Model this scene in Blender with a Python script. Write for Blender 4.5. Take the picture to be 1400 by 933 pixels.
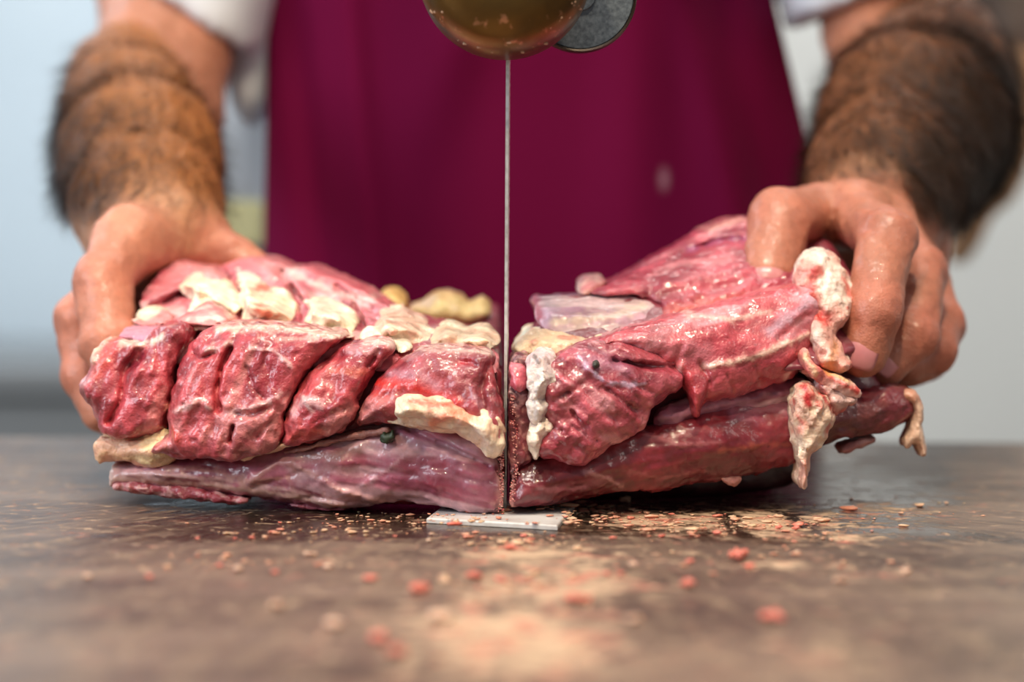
import bpy, math, random
import numpy as np
from mathutils import Vector, Matrix
for o in list(bpy.data.objects): bpy.data.objects.remove(o)
random.seed(4); RNG = np.random.default_rng(4)
SC = bpy.context.scene; COL = SC.collection
# ------------------------------------------------------------------ camera
FPX, CX, CY = 3060.0, 700.0, 466.5
PITCH, ROLL = math.radians(3.105), math.radians(0.35)
CAMLOC = Vector((0.0, -0.90, 0.118))
CROT = Matrix.Rotation(math.pi/2 - PITCH, 3, 'X') @ Matrix.Rotation(ROLL, 3, 'Z')
cam = bpy.data.cameras.new('camera'); camo = bpy.data.objects.new('camera', cam); COL.objects.link(camo)
camo.matrix_world = Matrix.Translation(CAMLOC) @ CROT.to_4x4()
cam.sensor_width = 36.0; cam.lens = 36.0*FPX/1400.0; cam.clip_start = 0.02
cam.dof.use_dof = True; cam.dof.focus_distance = 0.885; cam.dof.aperture_fstop = 4.2
SC.camera = camo
# ------------------------------------------------------------------ light
SC.view_settings.view_transform = 'Standard'; SC.view_settings.look = 'None'
SC.view_settings.gamma = 1.0; SC.view_settings.use_curve_mapping = False
SC.view_settings.exposure = 0.0
wd = bpy.data.worlds.new('world'); SC.world = wd; wd.use_nodes = True
wd.node_tree.nodes['Background'].inputs[0].default_value = (0.86, 0.93, 1.0, 1)
wd.node_tree.nodes['Background'].inputs[1].default_value = 0.22
def area(name, loc, target, size, size_y, energy, color):
    l = bpy.data.lights.new(name, 'AREA'); l.shape = 'RECTANGLE'; l.size = size; l.size_y = size_y
    l.energy = energy; l.color = color
    o = bpy.data.objects.new(name, l); COL.objects.link(o); o.location = loc
    o.rotation_euler = (Vector(target)-Vector(loc)).to_track_quat('-Z', 'Y').to_euler()
    return o
area('ceiling_lamp_light', (-0.25, -0.55, 1.55), (0, 0.1, 0), 0.7, 0.35, 20, (1.0, 0.92, 0.81))
area('sparkle_light', (0.12, -0.50, 1.25), (0, 0.0, 0.05), 0.06, 0.06, 9, (1.0, 0.80, 0.52))  # added small unseen source for warm glints along the upper meat edges
area('front_sparkle_light', (-0.22, -0.80, 0.80), (0, 0.0, 0.05), 0.05, 0.05, 4, (1.0, 0.82, 0.56))  # added low source near the camera, for glints on upright meat faces
area('rear_fill_light', (-1.5, 1.1, 1.2), (-.1, .35, 0.2), 0.8, 0.8, 9, (0.85, 0.92, 1.0))  # added cool fill from back left, lifting the shirt and arm rim
area('window_light', (-1.9, -0.9, 1.0), (0, 0.2, 0.1), 1.2, 1.2, 34, (0.85, 0.92, 1.0))
area('side_lamp_light', (1.6, -0.9, 1.3), (0, 0.1, 0), 0.7, 0.7, 5, (1.0, 0.92, 0.84))
area('back_room_light', (0, 1.7, 1.55), (0, 2.6, 0.2), 3.0, 0.5, 34, (0.95, 0.98, 1.0))
area('tube_light', (0.1, 0.75, 1.55), (0, 0.25, 0.0), 1.2, 0.12, 7, (1.0, 0.95, 0.88))

# ------------------------------------------------------------------ geometry helpers
def ray(px, py):
    d = CROT @ Vector(((px-CX)/FPX, -(py-CY)/FPX, -1.0)); return d
def W(px, py, Y):                      # the world point at depth Y that the photo shows at px, py
    d = ray(px, py); t = (Y-CAMLOC.y)/d.y; return CAMLOC + d*t
def T(px, py, z=0.0):                  # the point on a horizontal plane
    d = ray(px, py); t = (z-CAMLOC.z)/d.z; return CAMLOC + d*t
def lin(c):
    c = np.asarray(c, float)/255.0
    return np.where(c <= 0.04045, c/12.92, ((c+0.055)/1.055)**2.4)
def sst(a, b, x):
    t = np.clip((x-a)/(b-a), 0, 1); return t*t*(3-2*t)
def vn(P, s=1.0, seed=0):
    P = np.asarray(P, np.float32)*np.asarray(s, np.float32) + np.float32(seed*17.13+100.5)
    i = np.floor(P).astype(np.int64); f = P - i; u = (f*f*(3-2*f)).astype(np.float32)
    def h(x, y, z):
        n = (x*73856093) ^ (y*19349663) ^ (z*83492791) ^ (seed*2654435)
        n = (n ^ (n >> 13))*1274126177; n = n ^ (n >> 16)
        return (n & 0xffff).astype(np.float32)/32767.5 - 1.0
    r = 0
    for a in (0, 1):
        wx = u[:, 0] if a else 1-u[:, 0]
        for b in (0, 1):
            wy = u[:, 1] if b else 1-u[:, 1]
            for c in (0, 1):
                wz = u[:, 2] if c else 1-u[:, 2]
                r = r + wx*wy*wz*h(i[:, 0]+a, i[:, 1]+b, i[:, 2]+c)
    return r
def fbm(P, s, o=3, seed=0):
    r = 0; a = 1.0; tot = 0; s = np.asarray(s, np.float32)
    for k in range(o):
        r = r + a*vn(P, s*(2.07**k), seed+k*7); tot += a; a *= 0.5
    return r/tot*1.5
def smin(a, b, k):
    h = np.clip(0.5+0.5*(b-a)/k, 0, 1); return b*(1-h)+a*h - k*h*(1-h)
def rcone(P, a, b, r1, r2):
    a = np.asarray(a, np.float32); b = np.asarray(b, np.float32)
    ba = b-a; t = np.clip(((P-a)@ba)/max(ba@ba, 1e-9), 0, 1)
    q = P - a - t[:, None]*ba
    return np.sqrt((q*q).sum(1)) - (r1+(r2-r1)*t)
def ell(P, c, r):
    q = (P-np.asarray(c, np.float32))/np.asarray(r, np.float32); k = np.sqrt((q*q).sum(1))
    return (k-1)*min(r)
def chain(P, pts, rs, k=0.006):
    d = None
    for i in range(len(pts)-1):
        e = rcone(P, pts[i], pts[i+1], rs[i], rs[i+1]); d = e if d is None else smin(d, e, k)
    return d
def poly2d(X, Z, poly):
    d = np.full(X.shape, 1e9, np.float32); s = np.ones(X.shape, np.float32); n = len(poly)
    for i in range(n):
        a = poly[i]; b = poly[i-1]
        ex, ez = b[0]-a[0], b[1]-a[1]; wx, wz = X-a[0], Z-a[1]
        t = np.clip((wx*ex+wz*ez)/(ex*ex+ez*ez+1e-12), 0, 1)
        d = np.minimum(d, (wx-ex*t)**2+(wz-ez*t)**2)
        c1 = Z >= a[1]; c2 = Z < b[1]; c3 = ex*wz > ez*wx
        s = np.where((c1 & c2 & c3) | (~c1 & ~c2 & ~c3), -s, s)
    return s*np.sqrt(d)
def line2d(X, Z, pts):
    d = np.full(X.shape, 1e9, np.float32)
    for a, b in zip(pts[:-1], pts[1:]):
        ex, ez = b[0]-a[0], b[1]-a[1]; wx, wz = X-a[0], Z-a[1]
        t = np.clip((wx*ex+wz*ez)/(ex*ex+ez*ez+1e-12), 0, 1)
        d = np.minimum(d, (wx-ex*t)**2+(wz-ez*t)**2)
    return np.sqrt(d)
def nets(f, lo, hi, h, smooth=1, margin=3.0):
    lo = np.asarray(lo, np.float32); hi = np.asarray(hi, np.float32)
    c = np.maximum(2, np.ceil((hi-lo)/(4*h)).astype(int)); n = 4*c+1
    def evalpts(idx):
        out = np.empty(len(idx), np.float32)
        for s in range(0, len(idx), 1500000):
            out[s:s+1500000] = f(lo+idx[s:s+1500000].astype(np.float32)*h)
        return out
    cg = np.stack(np.meshgrid(*[np.arange(k+1)*4 for k in c], indexing='ij'), -1).reshape(-1, 3)
    G0 = evalpts(cg).reshape(c+1)
    mn = None; mx = None
    for a in (0, 1):
        for b in (0, 1):
            for d in (0, 1):
                v = G0[a:a+c[0], b:b+c[1], d:d+c[2]]
                mn = v if mn is None else np.minimum(mn, v); mx = v if mx is None else np.maximum(mx, v)
    act = (mn < margin*h) & (mx > -margin*h)
    dl = act.copy()
    for ax in range(3):
        s1 = [slice(None)]*3; s2 = [slice(None)]*3; s1[ax] = slice(1, None); s2[ax] = slice(None, -1)
        p = dl.copy(); p[tuple(s1)] |= dl[tuple(s2)]; p[tuple(s2)] |= dl[tuple(s1)]; dl = p
    act = dl
    rep = act.repeat(4, 0).repeat(4, 1).repeat(4, 2)
    M = np.zeros(n, bool)
    for a in (0, 1):
        for b in (0, 1):
            for d in (0, 1): M[a:a+4*c[0], b:b+4*c[1], d:d+4*c[2]] |= rep
    G = G0.repeat(4, 0).repeat(4, 1).repeat(4, 2)[:n[0], :n[1], :n[2]].copy()
    idx = np.argwhere(M); G[M] = evalpts(idx)
    for ax in range(3):
        s = [slice(None)]*3
        for e in (0, -1): s[ax] = e; G[tuple(s)] = np.maximum(G[tuple(s)], 1e-5)
    S = G < 0
    cnt = np.zeros(n-1, np.uint8); offs = [(a, b, d) for a in (0, 1) for b in (0, 1) for d in (0, 1)]
    for a, b, d in offs: cnt += S[a:n[0]-1+a, b:n[1]-1+b, d:n[2]-1+d]
    cells = (cnt > 0) & (cnt < 8); ci = np.argwhere(cells)
    ID = np.full(n-1, -1, np.int32); ID[cells] = np.arange(len(ci))
    V = {o: G[ci[:, 0]+o[0], ci[:, 1]+o[1], ci[:, 2]+o[2]] for o in offs}
    acc = np.zeros((len(ci), 3), np.float32); w = np.zeros(len(ci), np.float32)
    for o in offs:
        for ax in range(3):
            if o[ax] == 0:
                q = list(o); q[ax] = 1; q = tuple(q); va, vb = V[o], V[q]; m = (va < 0) != (vb < 0)
                t = np.where(m, va/np.where(m, va-vb, 1), 0)
                p = np.tile(np.array(o, np.float32), (len(ci), 1)); p[:, ax] = t
                acc += p*m[:, None]; w += m
    vs = ci + acc/w[:, None]
    F = []
    for ax in range(3):
        u, v = (ax+1) % 3, (ax+2) % 3
        s1 = [slice(1, n[k]-1) for k in range(3)]; s2 = list(s1)
        s1[ax] = slice(0, n[ax]-1); s2[ax] = slice(1, n[ax])
        A, B = S[tuple(s1)], S[tuple(s2)]; e = np.argwhere(A != B)
        if len(e) == 0: continue
        inside = A[tuple(e.T)]; g = e.copy(); g[:, u] += 1; g[:, v] += 1
        def cell(du, dv):
            k = g.copy(); k[:, u] += du; k[:, v] += dv; return ID[tuple(k.T)]
        q = np.stack([cell(-1, -1), cell(0, -1), cell(0, 0), cell(-1, 0)], 1)
        q[~inside] = q[~inside][:, ::-1]; F.append(q)
    F = np.concatenate(F); vs = lo+vs*h
    vs = lap(vs, F, smooth)
    return vs.astype(np.float32), F
def lap(vs, F, it, w=0.5):
    e = np.concatenate([F[:, [0, 1]], F[:, [1, 2]], F[:, [2, 3]], F[:, [3, 0]]]); n = len(vs)
    a = np.concatenate([e[:, 0], e[:, 1]]); b = np.concatenate([e[:, 1], e[:, 0]]); cn = np.maximum(np.bincount(a, minlength=n), 1)
    for _ in range(it):
        m = np.stack([np.bincount(a, weights=vs[b, k], minlength=n) for k in range(3)], 1)/cn[:, None]
        vs = vs*(1-w) + m*w
    return vs
def mesh_np(name, vs, F, col=None, mat=None, parent=None, smooth=True, extra=None):
    me = bpy.data.meshes.new(name); off = np.zeros(3)
    if parent is not None: off = np.array(world_loc(parent))
    vs = np.asarray(vs, np.float64)-off
    k = F.shape[1]; me.vertices.add(len(vs)); me.vertices.foreach_set('co', vs.astype(np.float32).ravel())
    me.loops.add(F.size); me.loops.foreach_set('vertex_index', F.astype(np.int32).ravel())
    me.polygons.add(len(F)); me.polygons.foreach_set('loop_start', (np.arange(len(F))*k).astype(np.int32))
    try: me.polygons.foreach_set('loop_total', np.full(len(F), k, np.int32))
    except Exception: pass
    me.update(calc_edges=True); me.validate()
    if smooth: me.polygons.foreach_set('use_smooth', np.ones(len(me.polygons), bool))
    if col is not None and len(me.vertices) == len(vs):
        a = me.color_attributes.new('Col', 'FLOAT_COLOR', 'POINT')
        c4 = np.ones((len(vs), 4), np.float32); c4[:, :3] = col; a.data.foreach_set('color', c4.ravel())
    for nm, arr in (extra or {}).items():
        a = me.attributes.new(nm, 'FLOAT', 'POINT'); a.data.foreach_set('value', np.asarray(arr, np.float32))
    if mat: me.materials.append(mat)
    o = bpy.data.objects.new(name, me); COL.objects.link(o)
    if parent is not None: o.parent = parent
    return o
def world_loc(o):
    v = Vector(o.location)
    while o.parent is not None: o = o.parent; v = v + o.location
    return v
def thing(name, label, cat, loc, group=None):
    o = bpy.data.objects.new(name, None); COL.objects.link(o); o.location = loc; o.empty_display_size = 0.02
    o['label'] = label; o['category'] = cat
    if group: o['group'] = group
    return o
def tag(o, label, cat, group=None, kind=None):
    if label: o['label'] = label
    if cat: o['category'] = cat
    if group: o['group'] = group
    if kind: o['kind'] = kind
    return o
class MB:                                # small hard-surface mesh builder
    def __init__(s): s.v = []; s.f = []
    def box(s, c, d, bev=0.0, rot=None):
        b = bpy_box(d, bev); n = len(s.v)
        for p in b[0]:
            p = Vector(p)
            if rot: p = rot @ p
            s.v.append(tuple(p+Vector(c)))
        s.f += [tuple(i+n for i in q) for q in b[1]]; return s
    def lathe(s, prof, c, axis='Z', seg=64):   # prof: (r, h)
        n = len(s.v); m = len(prof)
        for k in range(seg):
            a = 2*math.pi*k/seg
            for r, h in prof:
                x, y = r*math.cos(a), r*math.sin(a)
                p = (x, y, h) if axis == 'Z' else (x, h, -y) if axis == 'Y' else (h, x, y)
                s.v.append((p[0]+c[0], p[1]+c[1], p[2]+c[2]))
        for k in range(seg):
            k2 = (k+1) % seg
            for j in range(m-1): s.f.append((n+k*m+j, n+k2*m+j, n+k2*m+j+1, n+k*m+j+1))
        return s
    def build(s, name, mat, parent=None, smooth=False):
        off = world_loc(parent) if parent is not None else Vector((0, 0, 0))
        me = bpy.data.meshes.new(name); me.from_pydata([tuple(Vector(p)-off) for p in s.v], [], s.f); me.update()
        me.materials.append(mat)
        if smooth:
            me.polygons.foreach_set('use_smooth', np.ones(len(me.polygons), bool))
            try: me.set_sharp_from_angle(angle=math.radians(35))
            except Exception: pass
        o = bpy.data.objects.new(name, me); COL.objects.link(o)
        if parent is not None: o.parent = parent
        return o
def bpy_box(d, bev):
    import bmesh
    bm = bmesh.new(); bmesh.ops.create_cube(bm, size=1.0)
    for v in bm.verts: v.co = Vector((v.co.x*d[0], v.co.y*d[1], v.co.z*d[2]))
    if bev > 0: bmesh.ops.bevel(bm, geom=bm.edges[:], offset=bev, segments=2, affect='EDGES', profile=0.5)
    bm.verts.index_update(); r = ([tuple(v.co) for v in bm.verts], [tuple(v.index for v in f.verts) for f in bm.faces]); bm.free(); return r

# ------------------------------------------------------------------ materials
def newmat(name):
    m = bpy.data.materials.new(name); m.use_nodes = True
    return m, m.node_tree, m.node_tree.nodes['Principled BSDF']
def N(nt, t, **kw):
    n = nt.nodes.new(t)
    for k, v in kw.items():
        if k in n.inputs: n.inputs[k].default_value = v
        else: setattr(n, k, v)
    return n
def mixc(nt, a, b, fac, mode='MIX'):
    m = nt.nodes.new('ShaderNodeMix'); m.data_type = 'RGBA'; m.blend_type = mode; m.clamp_factor = True
    for s, v in ((m.inputs[0], fac), (m.inputs[6], a), (m.inputs[7], b)):
        if hasattr(v, 'links') or hasattr(v, 'is_linked'): nt.links.new(v, s)
        elif isinstance(v, (int, float)): s.default_value = v
        else: s.default_value = (*v[:3], 1)
    return m.outputs[2]
def ramp(nt, src, stops):
    r = nt.nodes.new('ShaderNodeValToRGB'); nt.links.new(src, r.inputs[0])
    e = r.color_ramp.elements
    while len(e) < len(stops): e.new(0.5)
    for q, (p, c) in zip(e, stops):
        q.position = p; q.color = (c, c, c, 1) if isinstance(c, (int, float)) else (*c[:3], 1)
    return r.outputs[0]
def coat_mat(name, rough=(0.25, 0.5), sss=0.15, bump=((260, 0.25, 0.0006), (1100, 0.3, 0.0002)), mott=0.25, coat=0.3, srad=(1.0, 0.28, 0.18)):
    m, nt, b = newmat(name); L = nt.links
    at = N(nt, 'ShaderNodeAttribute', attribute_name='Col'); tc = nt.nodes.new('ShaderNodeTexCoord')
    n1 = N(nt, 'ShaderNodeTexNoise', Scale=420.0, Detail=4.0, Roughness=0.6); L.new(tc.outputs['Object'], n1.inputs['Vector'])
    v = ramp(nt, n1.outputs[0], [(0.25, 1.0-mott), (0.75, 1.0+mott*0.4)])
    c = mixc(nt, at.outputs['Color'], v, 1.0, 'MULTIPLY'); L.new(c, b.inputs['Base Color'])
    n2 = N(nt, 'ShaderNodeTexNoise', Scale=150.0, Detail=3.0); L.new(tc.outputs['Object'], n2.inputs['Vector'])
    rr = ramp(nt, n2.outputs[0], [(0.35, rough[0]), (0.65, rough[1])]); L.new(rr, b.inputs['Roughness'])
    b.inputs['Subsurface Weight'].default_value = sss; b.inputs['Subsurface Radius'].default_value = srad
    b.inputs['Subsurface Scale'].default_value = 0.003
    b.inputs['Coat Weight'].default_value = coat; b.inputs['Coat Roughness'].default_value = 0.05
    prev = None
    for sc, st, dist in bump:
        n = N(nt, 'ShaderNodeTexNoise', Scale=float(sc), Detail=3.0); L.new(tc.outputs['Object'], n.inputs['Vector'])
        bp = nt.nodes.new('ShaderNodeBump'); bp.inputs['Strength'].default_value = st; bp.inputs['Distance'].default_value = dist
        L.new(n.outputs[0], bp.inputs['Height'])
        if prev: L.new(prev, bp.inputs['Normal'])
        prev = bp.outputs[0]
    if prev:
        L.new(prev, b.inputs['Normal'])
        n = N(nt, 'ShaderNodeTexNoise', Scale=430.0, Detail=1.5); L.new(tc.outputs['Object'], n.inputs['Vector'])
        bp = nt.nodes.new('ShaderNodeBump'); bp.inputs['Strength'].default_value = .5; bp.inputs['Distance'].default_value = .0011
        L.new(n.outputs[0], bp.inputs['Height']); L.new(bp.outputs[0], b.inputs['Coat Normal'])
    return m
M_MUS = coat_mat('wet_muscle', (0.28, 0.5), 0.12, ((240, 0.4, 0.0014), (850, 0.6, 0.0007)), 0.18, 0.7)
M_SMO = coat_mat('smooth_muscle', (0.3, 0.5), 0.10, ((120, 0.35, 0.0009), (700, 0.35, 0.0003)), 0.18, 0.6)
M_FAT = coat_mat('fat', (0.35, 0.55), 0.18, ((240, 0.7, 0.0018), (900, 0.7, 0.0006)), 0.16, 0.3, (1.0, 0.6, 0.35))
M_SKIN = coat_mat('skin', (0.42, 0.6), 0.15, ((200, 0.6, 0.0010), (1200, 0.8, 0.0004)), 0.18, 0.22)
M_CRUMB = coat_mat('crumb', (0.4, 0.6), 0.2, ((900, 0.5, 0.0005),), 0.15, 0.2)
def simple(name, col, rough=0.5, metal=0.0, noise=None, bump=None, coords='Object'):
    m, nt, b = newmat(name); L = nt.links; tc = nt.nodes.new('ShaderNodeTexCoord')
    b.inputs['Roughness'].default_value = rough; b.inputs['Metallic'].default_value = metal
    c = tuple(lin(col)); b.inputs['Base Color'].default_value = (*c, 1)
    if noise:
        sc, c2, lo, hi = noise; n = N(nt, 'ShaderNodeTexNoise', Scale=float(sc), Detail=5.0); L.new(tc.outputs[coords], n.inputs['Vector'])
        L.new(mixc(nt, c, tuple(lin(c2)), ramp(nt, n.outputs[0], [(lo, 0.0), (hi, 1.0)])), b.inputs['Base Color'])
    if bump:
        n = N(nt, 'ShaderNodeTexNoise', Scale=float(bump[0]), Detail=3.0); L.new(tc.outputs[coords], n.inputs['Vector'])
        bp = nt.nodes.new('ShaderNodeBump'); bp.inputs['Strength'].default_value = bump[1]; bp.inputs['Distance'].default_value = bump[2]
        L.new(n.outputs[0], bp.inputs['Height']); L.new(bp.outputs[0], b.inputs['Normal'])
    return m
M_WALLL = simple('pale_blue_wall_paint', (206, 220, 230), 0.6, 0, (1.5, (190, 206, 218), .3, .7))
M_WALLR = simple('pale_grey_wall_paint', (214, 213, 208), 0.6, 0, (1.5, (205, 203, 198), .3, .7))
M_FLOOR = simple('grey_floor_tile', (120, 118, 112), 0.5, 0, (6, (96, 94, 90), .4, .6))
M_BLADE = simple('blade_steel', (226, 226, 226), 0.35, .3, (300, (190, 188, 184), .4, .7))
M_DARK = simple('dark_metal', (38, 36, 36), 0.35, 0.8)
M_PLAST = simple('white_plastic', (206, 204, 204), 0.35, 0, (90, (178, 170, 168), .45, .7), (500, .2, .0004))
M_TALLOW = simple('tallow', (196, 158, 132), 0.5)
M_NAIL = simple('nail', (205, 140, 140), 0.25, 0, (60, (190, 120, 125), .4, .7))

# ------------------------------------------------------------------ the setting
def struct(name, mb, mat):
    o = mb.build(name, mat); o['kind'] = 'structure'; return o
struct('floor', MB().box((0, 0.6, -0.975), (5.4, 4.8, 0.05)), M_FLOOR)
struct('wall_back', MB().box((0, 2.95, 0.45), (5.4, 0.1, 2.8)), M_WALLR)
struct('wall_left', MB().box((-2.65, 0.6, 0.45), (0.1, 4.8, 2.8)), M_WALLL)
struct('wall_right', MB().box((2.65, 0.6, 0.45), (0.1, 4.8, 2.8)), M_WALLR)
struct('ceiling', MB().box((0, 0.6, 1.875), (5.4, 4.8, 0.05)), M_WALLR)
struct('trim_1', MB().box((-1.0, 2.86, 0.45), (2.6, 0.08, 2.8), 0.004), M_WALLL)

# ------------------------------------------------------------------ saw table
SX = (-0.62, 0.62); SY = (-0.62, 0.298)
def mathop(nt, op, a, b):
    m = nt.nodes.new('ShaderNodeMath'); m.operation = op; m.use_clamp = False
    for i, v in enumerate((a, b)):
        if hasattr(v, 'is_linked'): nt.links.new(v, m.inputs[i])
        else: m.inputs[i].default_value = v
    return m.outputs[0]
def table_mat():
    m, nt, b = newmat('smeared_steel'); L = nt.links; tc = nt.nodes.new('ShaderNodeTexCoord'); P = tc.outputs['Object']
    def nz(scale, vec=(1, 1, 1), detail=5.0, rough=0.6, dist=0.0, rot=0.0, src=None):
        mp = nt.nodes.new('ShaderNodeMapping'); mp.inputs['Scale'].default_value = vec; mp.inputs['Rotation'].default_value = (0, 0, rot)
        L.new(src or P, mp.inputs[0]); n = N(nt, 'ShaderNodeTexNoise', Scale=float(scale), Detail=detail, Roughness=rough, Distortion=dist)
        L.new(mp.outputs[0], n.inputs['Vector']); return n.outputs[0]
    def A(nm): return N(nt, 'ShaderNodeAttribute', attribute_name=nm).outputs['Fac']
    pol = nt.nodes.new('ShaderNodeCombineXYZ'); L.new(A('pr'), pol.inputs[0]); L.new(A('pa'), pol.inputs[1])
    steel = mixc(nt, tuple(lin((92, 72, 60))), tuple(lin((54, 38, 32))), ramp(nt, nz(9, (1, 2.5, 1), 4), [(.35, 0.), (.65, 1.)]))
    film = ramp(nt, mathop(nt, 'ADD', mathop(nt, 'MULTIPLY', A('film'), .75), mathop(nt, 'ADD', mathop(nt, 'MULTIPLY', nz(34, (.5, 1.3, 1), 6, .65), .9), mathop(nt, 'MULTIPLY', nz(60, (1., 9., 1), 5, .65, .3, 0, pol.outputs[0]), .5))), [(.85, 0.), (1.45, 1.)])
    pale_zone_col = mixc(nt, tuple(lin((116, 97, 86))), tuple(lin((76, 60, 54))), ramp(nt, nz(26, (.4, 1.2, 1), 5, .6), [(.38, 0.), (.6, 1.)]))
    steel = mixc(nt, steel, pale_zone_col, film)
    st = nz(60, (1.0, 9.0, 1), 5, .65, 0.3, 0, pol.outputs[0])
    steel = mixc(nt, steel, tuple(lin((138, 118, 98))), ramp(nt, st, [(.48, 0.), (.66, .55)]))
    sm = A('smear'); mth = nt.nodes.new('ShaderNodeMath'); mth.operation = 'MULTIPLY_ADD'
    L.new(sm, mth.inputs[0]); mth.inputs[1].default_value = 0.64; ns = mathop(nt, 'MULTIPLY', nz(120, (1, 1.2, 1), 8, .75, .6), 2.2)
    sub = nt.nodes.new('ShaderNodeMath'); sub.operation = 'SUBTRACT'; L.new(ns, sub.inputs[0]); sub.inputs[1].default_value = 0.60; L.new(sub.outputs[0], mth.inputs[2])
    fm = ramp(nt, mth.outputs[0], [(.62, 0.), (.90, .8)])
    fatc = mixc(nt, tuple(lin((196, 166, 138))), tuple(lin((196, 108, 92))), ramp(nt, nz(60, (1, 1, 1), 5, .6), [(.5, 0.), (.62, .8)]))
    c = mixc(nt, steel, fatc, fm)
    # scattered specks
    vo = N(nt, 'ShaderNodeTexVoronoi', Scale=260.0); L.new(P, vo.inputs['Vector'])
    vo.inputs['Randomness'].default_value = 1.0
    spk = ramp(nt, vo.outputs['Distance'], [(.05, 1.), (.12, 0.)])
    msk = ramp(nt, nz(22, (1, 1, 1), 3), [(.56, 0.), (.66, .8)])
    k = nt.nodes.new('ShaderNodeMath'); k.operation = 'MULTIPLY'; L.new(spk, k.inputs[0]); L.new(msk, k.inputs[1])
    c = mixc(nt, c, tuple(lin((214, 170, 150))), k.outputs[0])
    L.new(c, b.inputs['Base Color'])
    met = nt.nodes.new('ShaderNodeMath'); met.operation = 'SUBTRACT'; met.inputs[0].default_value = .75; L.new(mathop(nt, 'MAXIMUM', fm, mathop(nt, 'MULTIPLY', film, .5)), met.inputs[1]); met.use_clamp = True
    L.new(met.outputs[0], b.inputs['Metallic'])
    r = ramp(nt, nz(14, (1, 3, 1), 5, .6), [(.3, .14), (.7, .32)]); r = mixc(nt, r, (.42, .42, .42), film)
    rr = mixc(nt, r, (.6, .6, .6), fm); L.new(rr, b.inputs['Roughness'])
    bp = nt.nodes.new('ShaderNodeBump'); bp.inputs['Strength'].default_value = .35; bp.inputs['Distance'].default_value = .0008
    ad = nt.nodes.new('ShaderNodeMath'); L.new(fm, ad.inputs[0]); L.new(st, ad.inputs[1]); L.new(ad.outputs[0], bp.inputs['Height'])
    L.new(bp.outputs[0], b.inputs['Normal'])
    return m
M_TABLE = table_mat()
tbl = thing('saw_table', 'brown smeared steel saw table running across the foreground under the meat', 'table', (0, -0.16, -0.95))
def build_table():
    st = 0.004; xs = np.arange(SX[0], SX[1]+1e-6, st); ys = np.arange(SY[0], SY[1]+1e-6, st)
    X, Y = np.meshgrid(xs, ys, indexing='ij'); nx, ny = X.shape; x = X.ravel(); y = Y.ravel(); P = np.stack([x, y, x*0], 1)
    v = np.stack([x, y, x*0], 1); g = np.arange(nx*ny).reshape(nx, ny)
    F = np.stack([g[:-1, :-1], g[1:, :-1], g[1:, 1:], g[:-1, 1:]], -1).reshape(-1, 4)
    # skirt and underside
    def blob(px, py, rx, ry, a=1.0):
        c = T(px, py); cr = T(px+rx, py); cf = T(px, py+ry); cb = T(px, py-ry)
        wx = abs(cr.x-c.x); wy = max(abs(cf.y-c.y), abs(cb.y-c.y))*.8
        return a*np.exp(-(((x-c.x)/wx)**2+((y-c.y)/wy)**2))
    s = 0.05+0*x
    for q in ((700, 870, 150, 75, 1.0), (760, 800, 130, 34, .95), (730, 762, 110, 22, .9), (690, 800, 70, 30, .5), (640, 860, 90, 40, .45),
              (1060, 712, 110, 24, 1.1), (960, 716, 75, 20, .85), (880, 710, 60, 18, .85), (1140, 735, 70, 12, .7), (1090, 772, 80, 10, .6), (1200, 700, 80, 16, .5),
              (1100, 900, 140, 40, .4), (960, 880, 70, 30, .3), (440, 765, 60, 6, .35), (500, 770, 60, 8, .3), (1180, 690, 60, 6, .45),
              (560, 800, 60, 20, .3), (450, 880, 80, 25, .25), (850, 760, 80, 14, .45), (1210, 785, 60, 10, .35)):
        s = np.maximum(s, blob(*q))
    # wiped dark stripes through the right-hand smear
    for (p, q, w) in (((968, 662), (1015, 742), .0035), ((1075, 700), (1130, 742), .004), ((820, 680), (824, 760), .003), ((1030, 690), (1060, 700), .003)):
        a, b = T(*p), T(*q); d = line2d(x, y, [(a.x, a.y), (b.x, b.y)]); s = s*(1-np.exp(-(d/w)**2))
    s = s*(0.8+0.3*vn(P, 60, 3))
    cx, cy = T(300, 640).x, T(300, 560).y if False else 0.16
    pr = np.sqrt((x-0.0)**2+(y-0.16)**2); pa = np.arctan2(y-0.16, x)*0.16
    top = mesh_np('table_top', v, F, None, M_TABLE, tbl, True, {'smear': np.clip(s, 0, 1), 'pr': pr*0.35, 'pa': pa*.5, 'film': np.maximum(sst(T(700, 712).y, T(700, 790).y, y + .012*vn(P, 30, 5)), np.maximum(.8*sst(-.10, -.19, x + .02*vn(P, 14, 6)), .6*sst(.13, .22, x + .02*vn(P, 14, 6))))})  # paler, rougher tone towards the front and both sides
    e = MB().box((0, (SY[0]+SY[1])/2, -0.0165), (SX[1]-SX[0]+.004, SY[1]-SY[0]+.004, 0.032), 0.003); e.build('table_edge', simple('edge_steel', (110, 100, 92), .35, .9), tbl)
    lm = simple('cabinet_steel', (150, 152, 152), .35, .9)
    MB().box((0, -0.15, -0.48), (0.7, 0.7, 0.86), .01).build('pedestal', lm, tbl)
    for sx in (-1, 1):
        for sy in (-1, 1): MB().lathe([(0, -.95), (.03, -.95), (.03, -.93), (.02, -.92), (.02, -.9), (0, -.9)], (sx*.28, -.15+sy*.28, 0)).build('foot', M_DARK, tbl)
    # white plastic insert round the blade slot
    a, b_, c = T(583, 716), T(762, 726), T(786, 697); d = a+(c-b_); h = .0016; zc = .0002
    def ring(z, s=1.0):
        m = (a+b_+c+d)/4; return [tuple((Vector(p)-m)*s+m+Vector((0, 0, z))) for p in (a, b_, c, d)]
    mb = MB(); mb.v = ring(zc)+ring(h)+ring(h+.0005, .985); mb.f = [(3, 2, 1, 0), (8, 9, 10, 11)]
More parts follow.
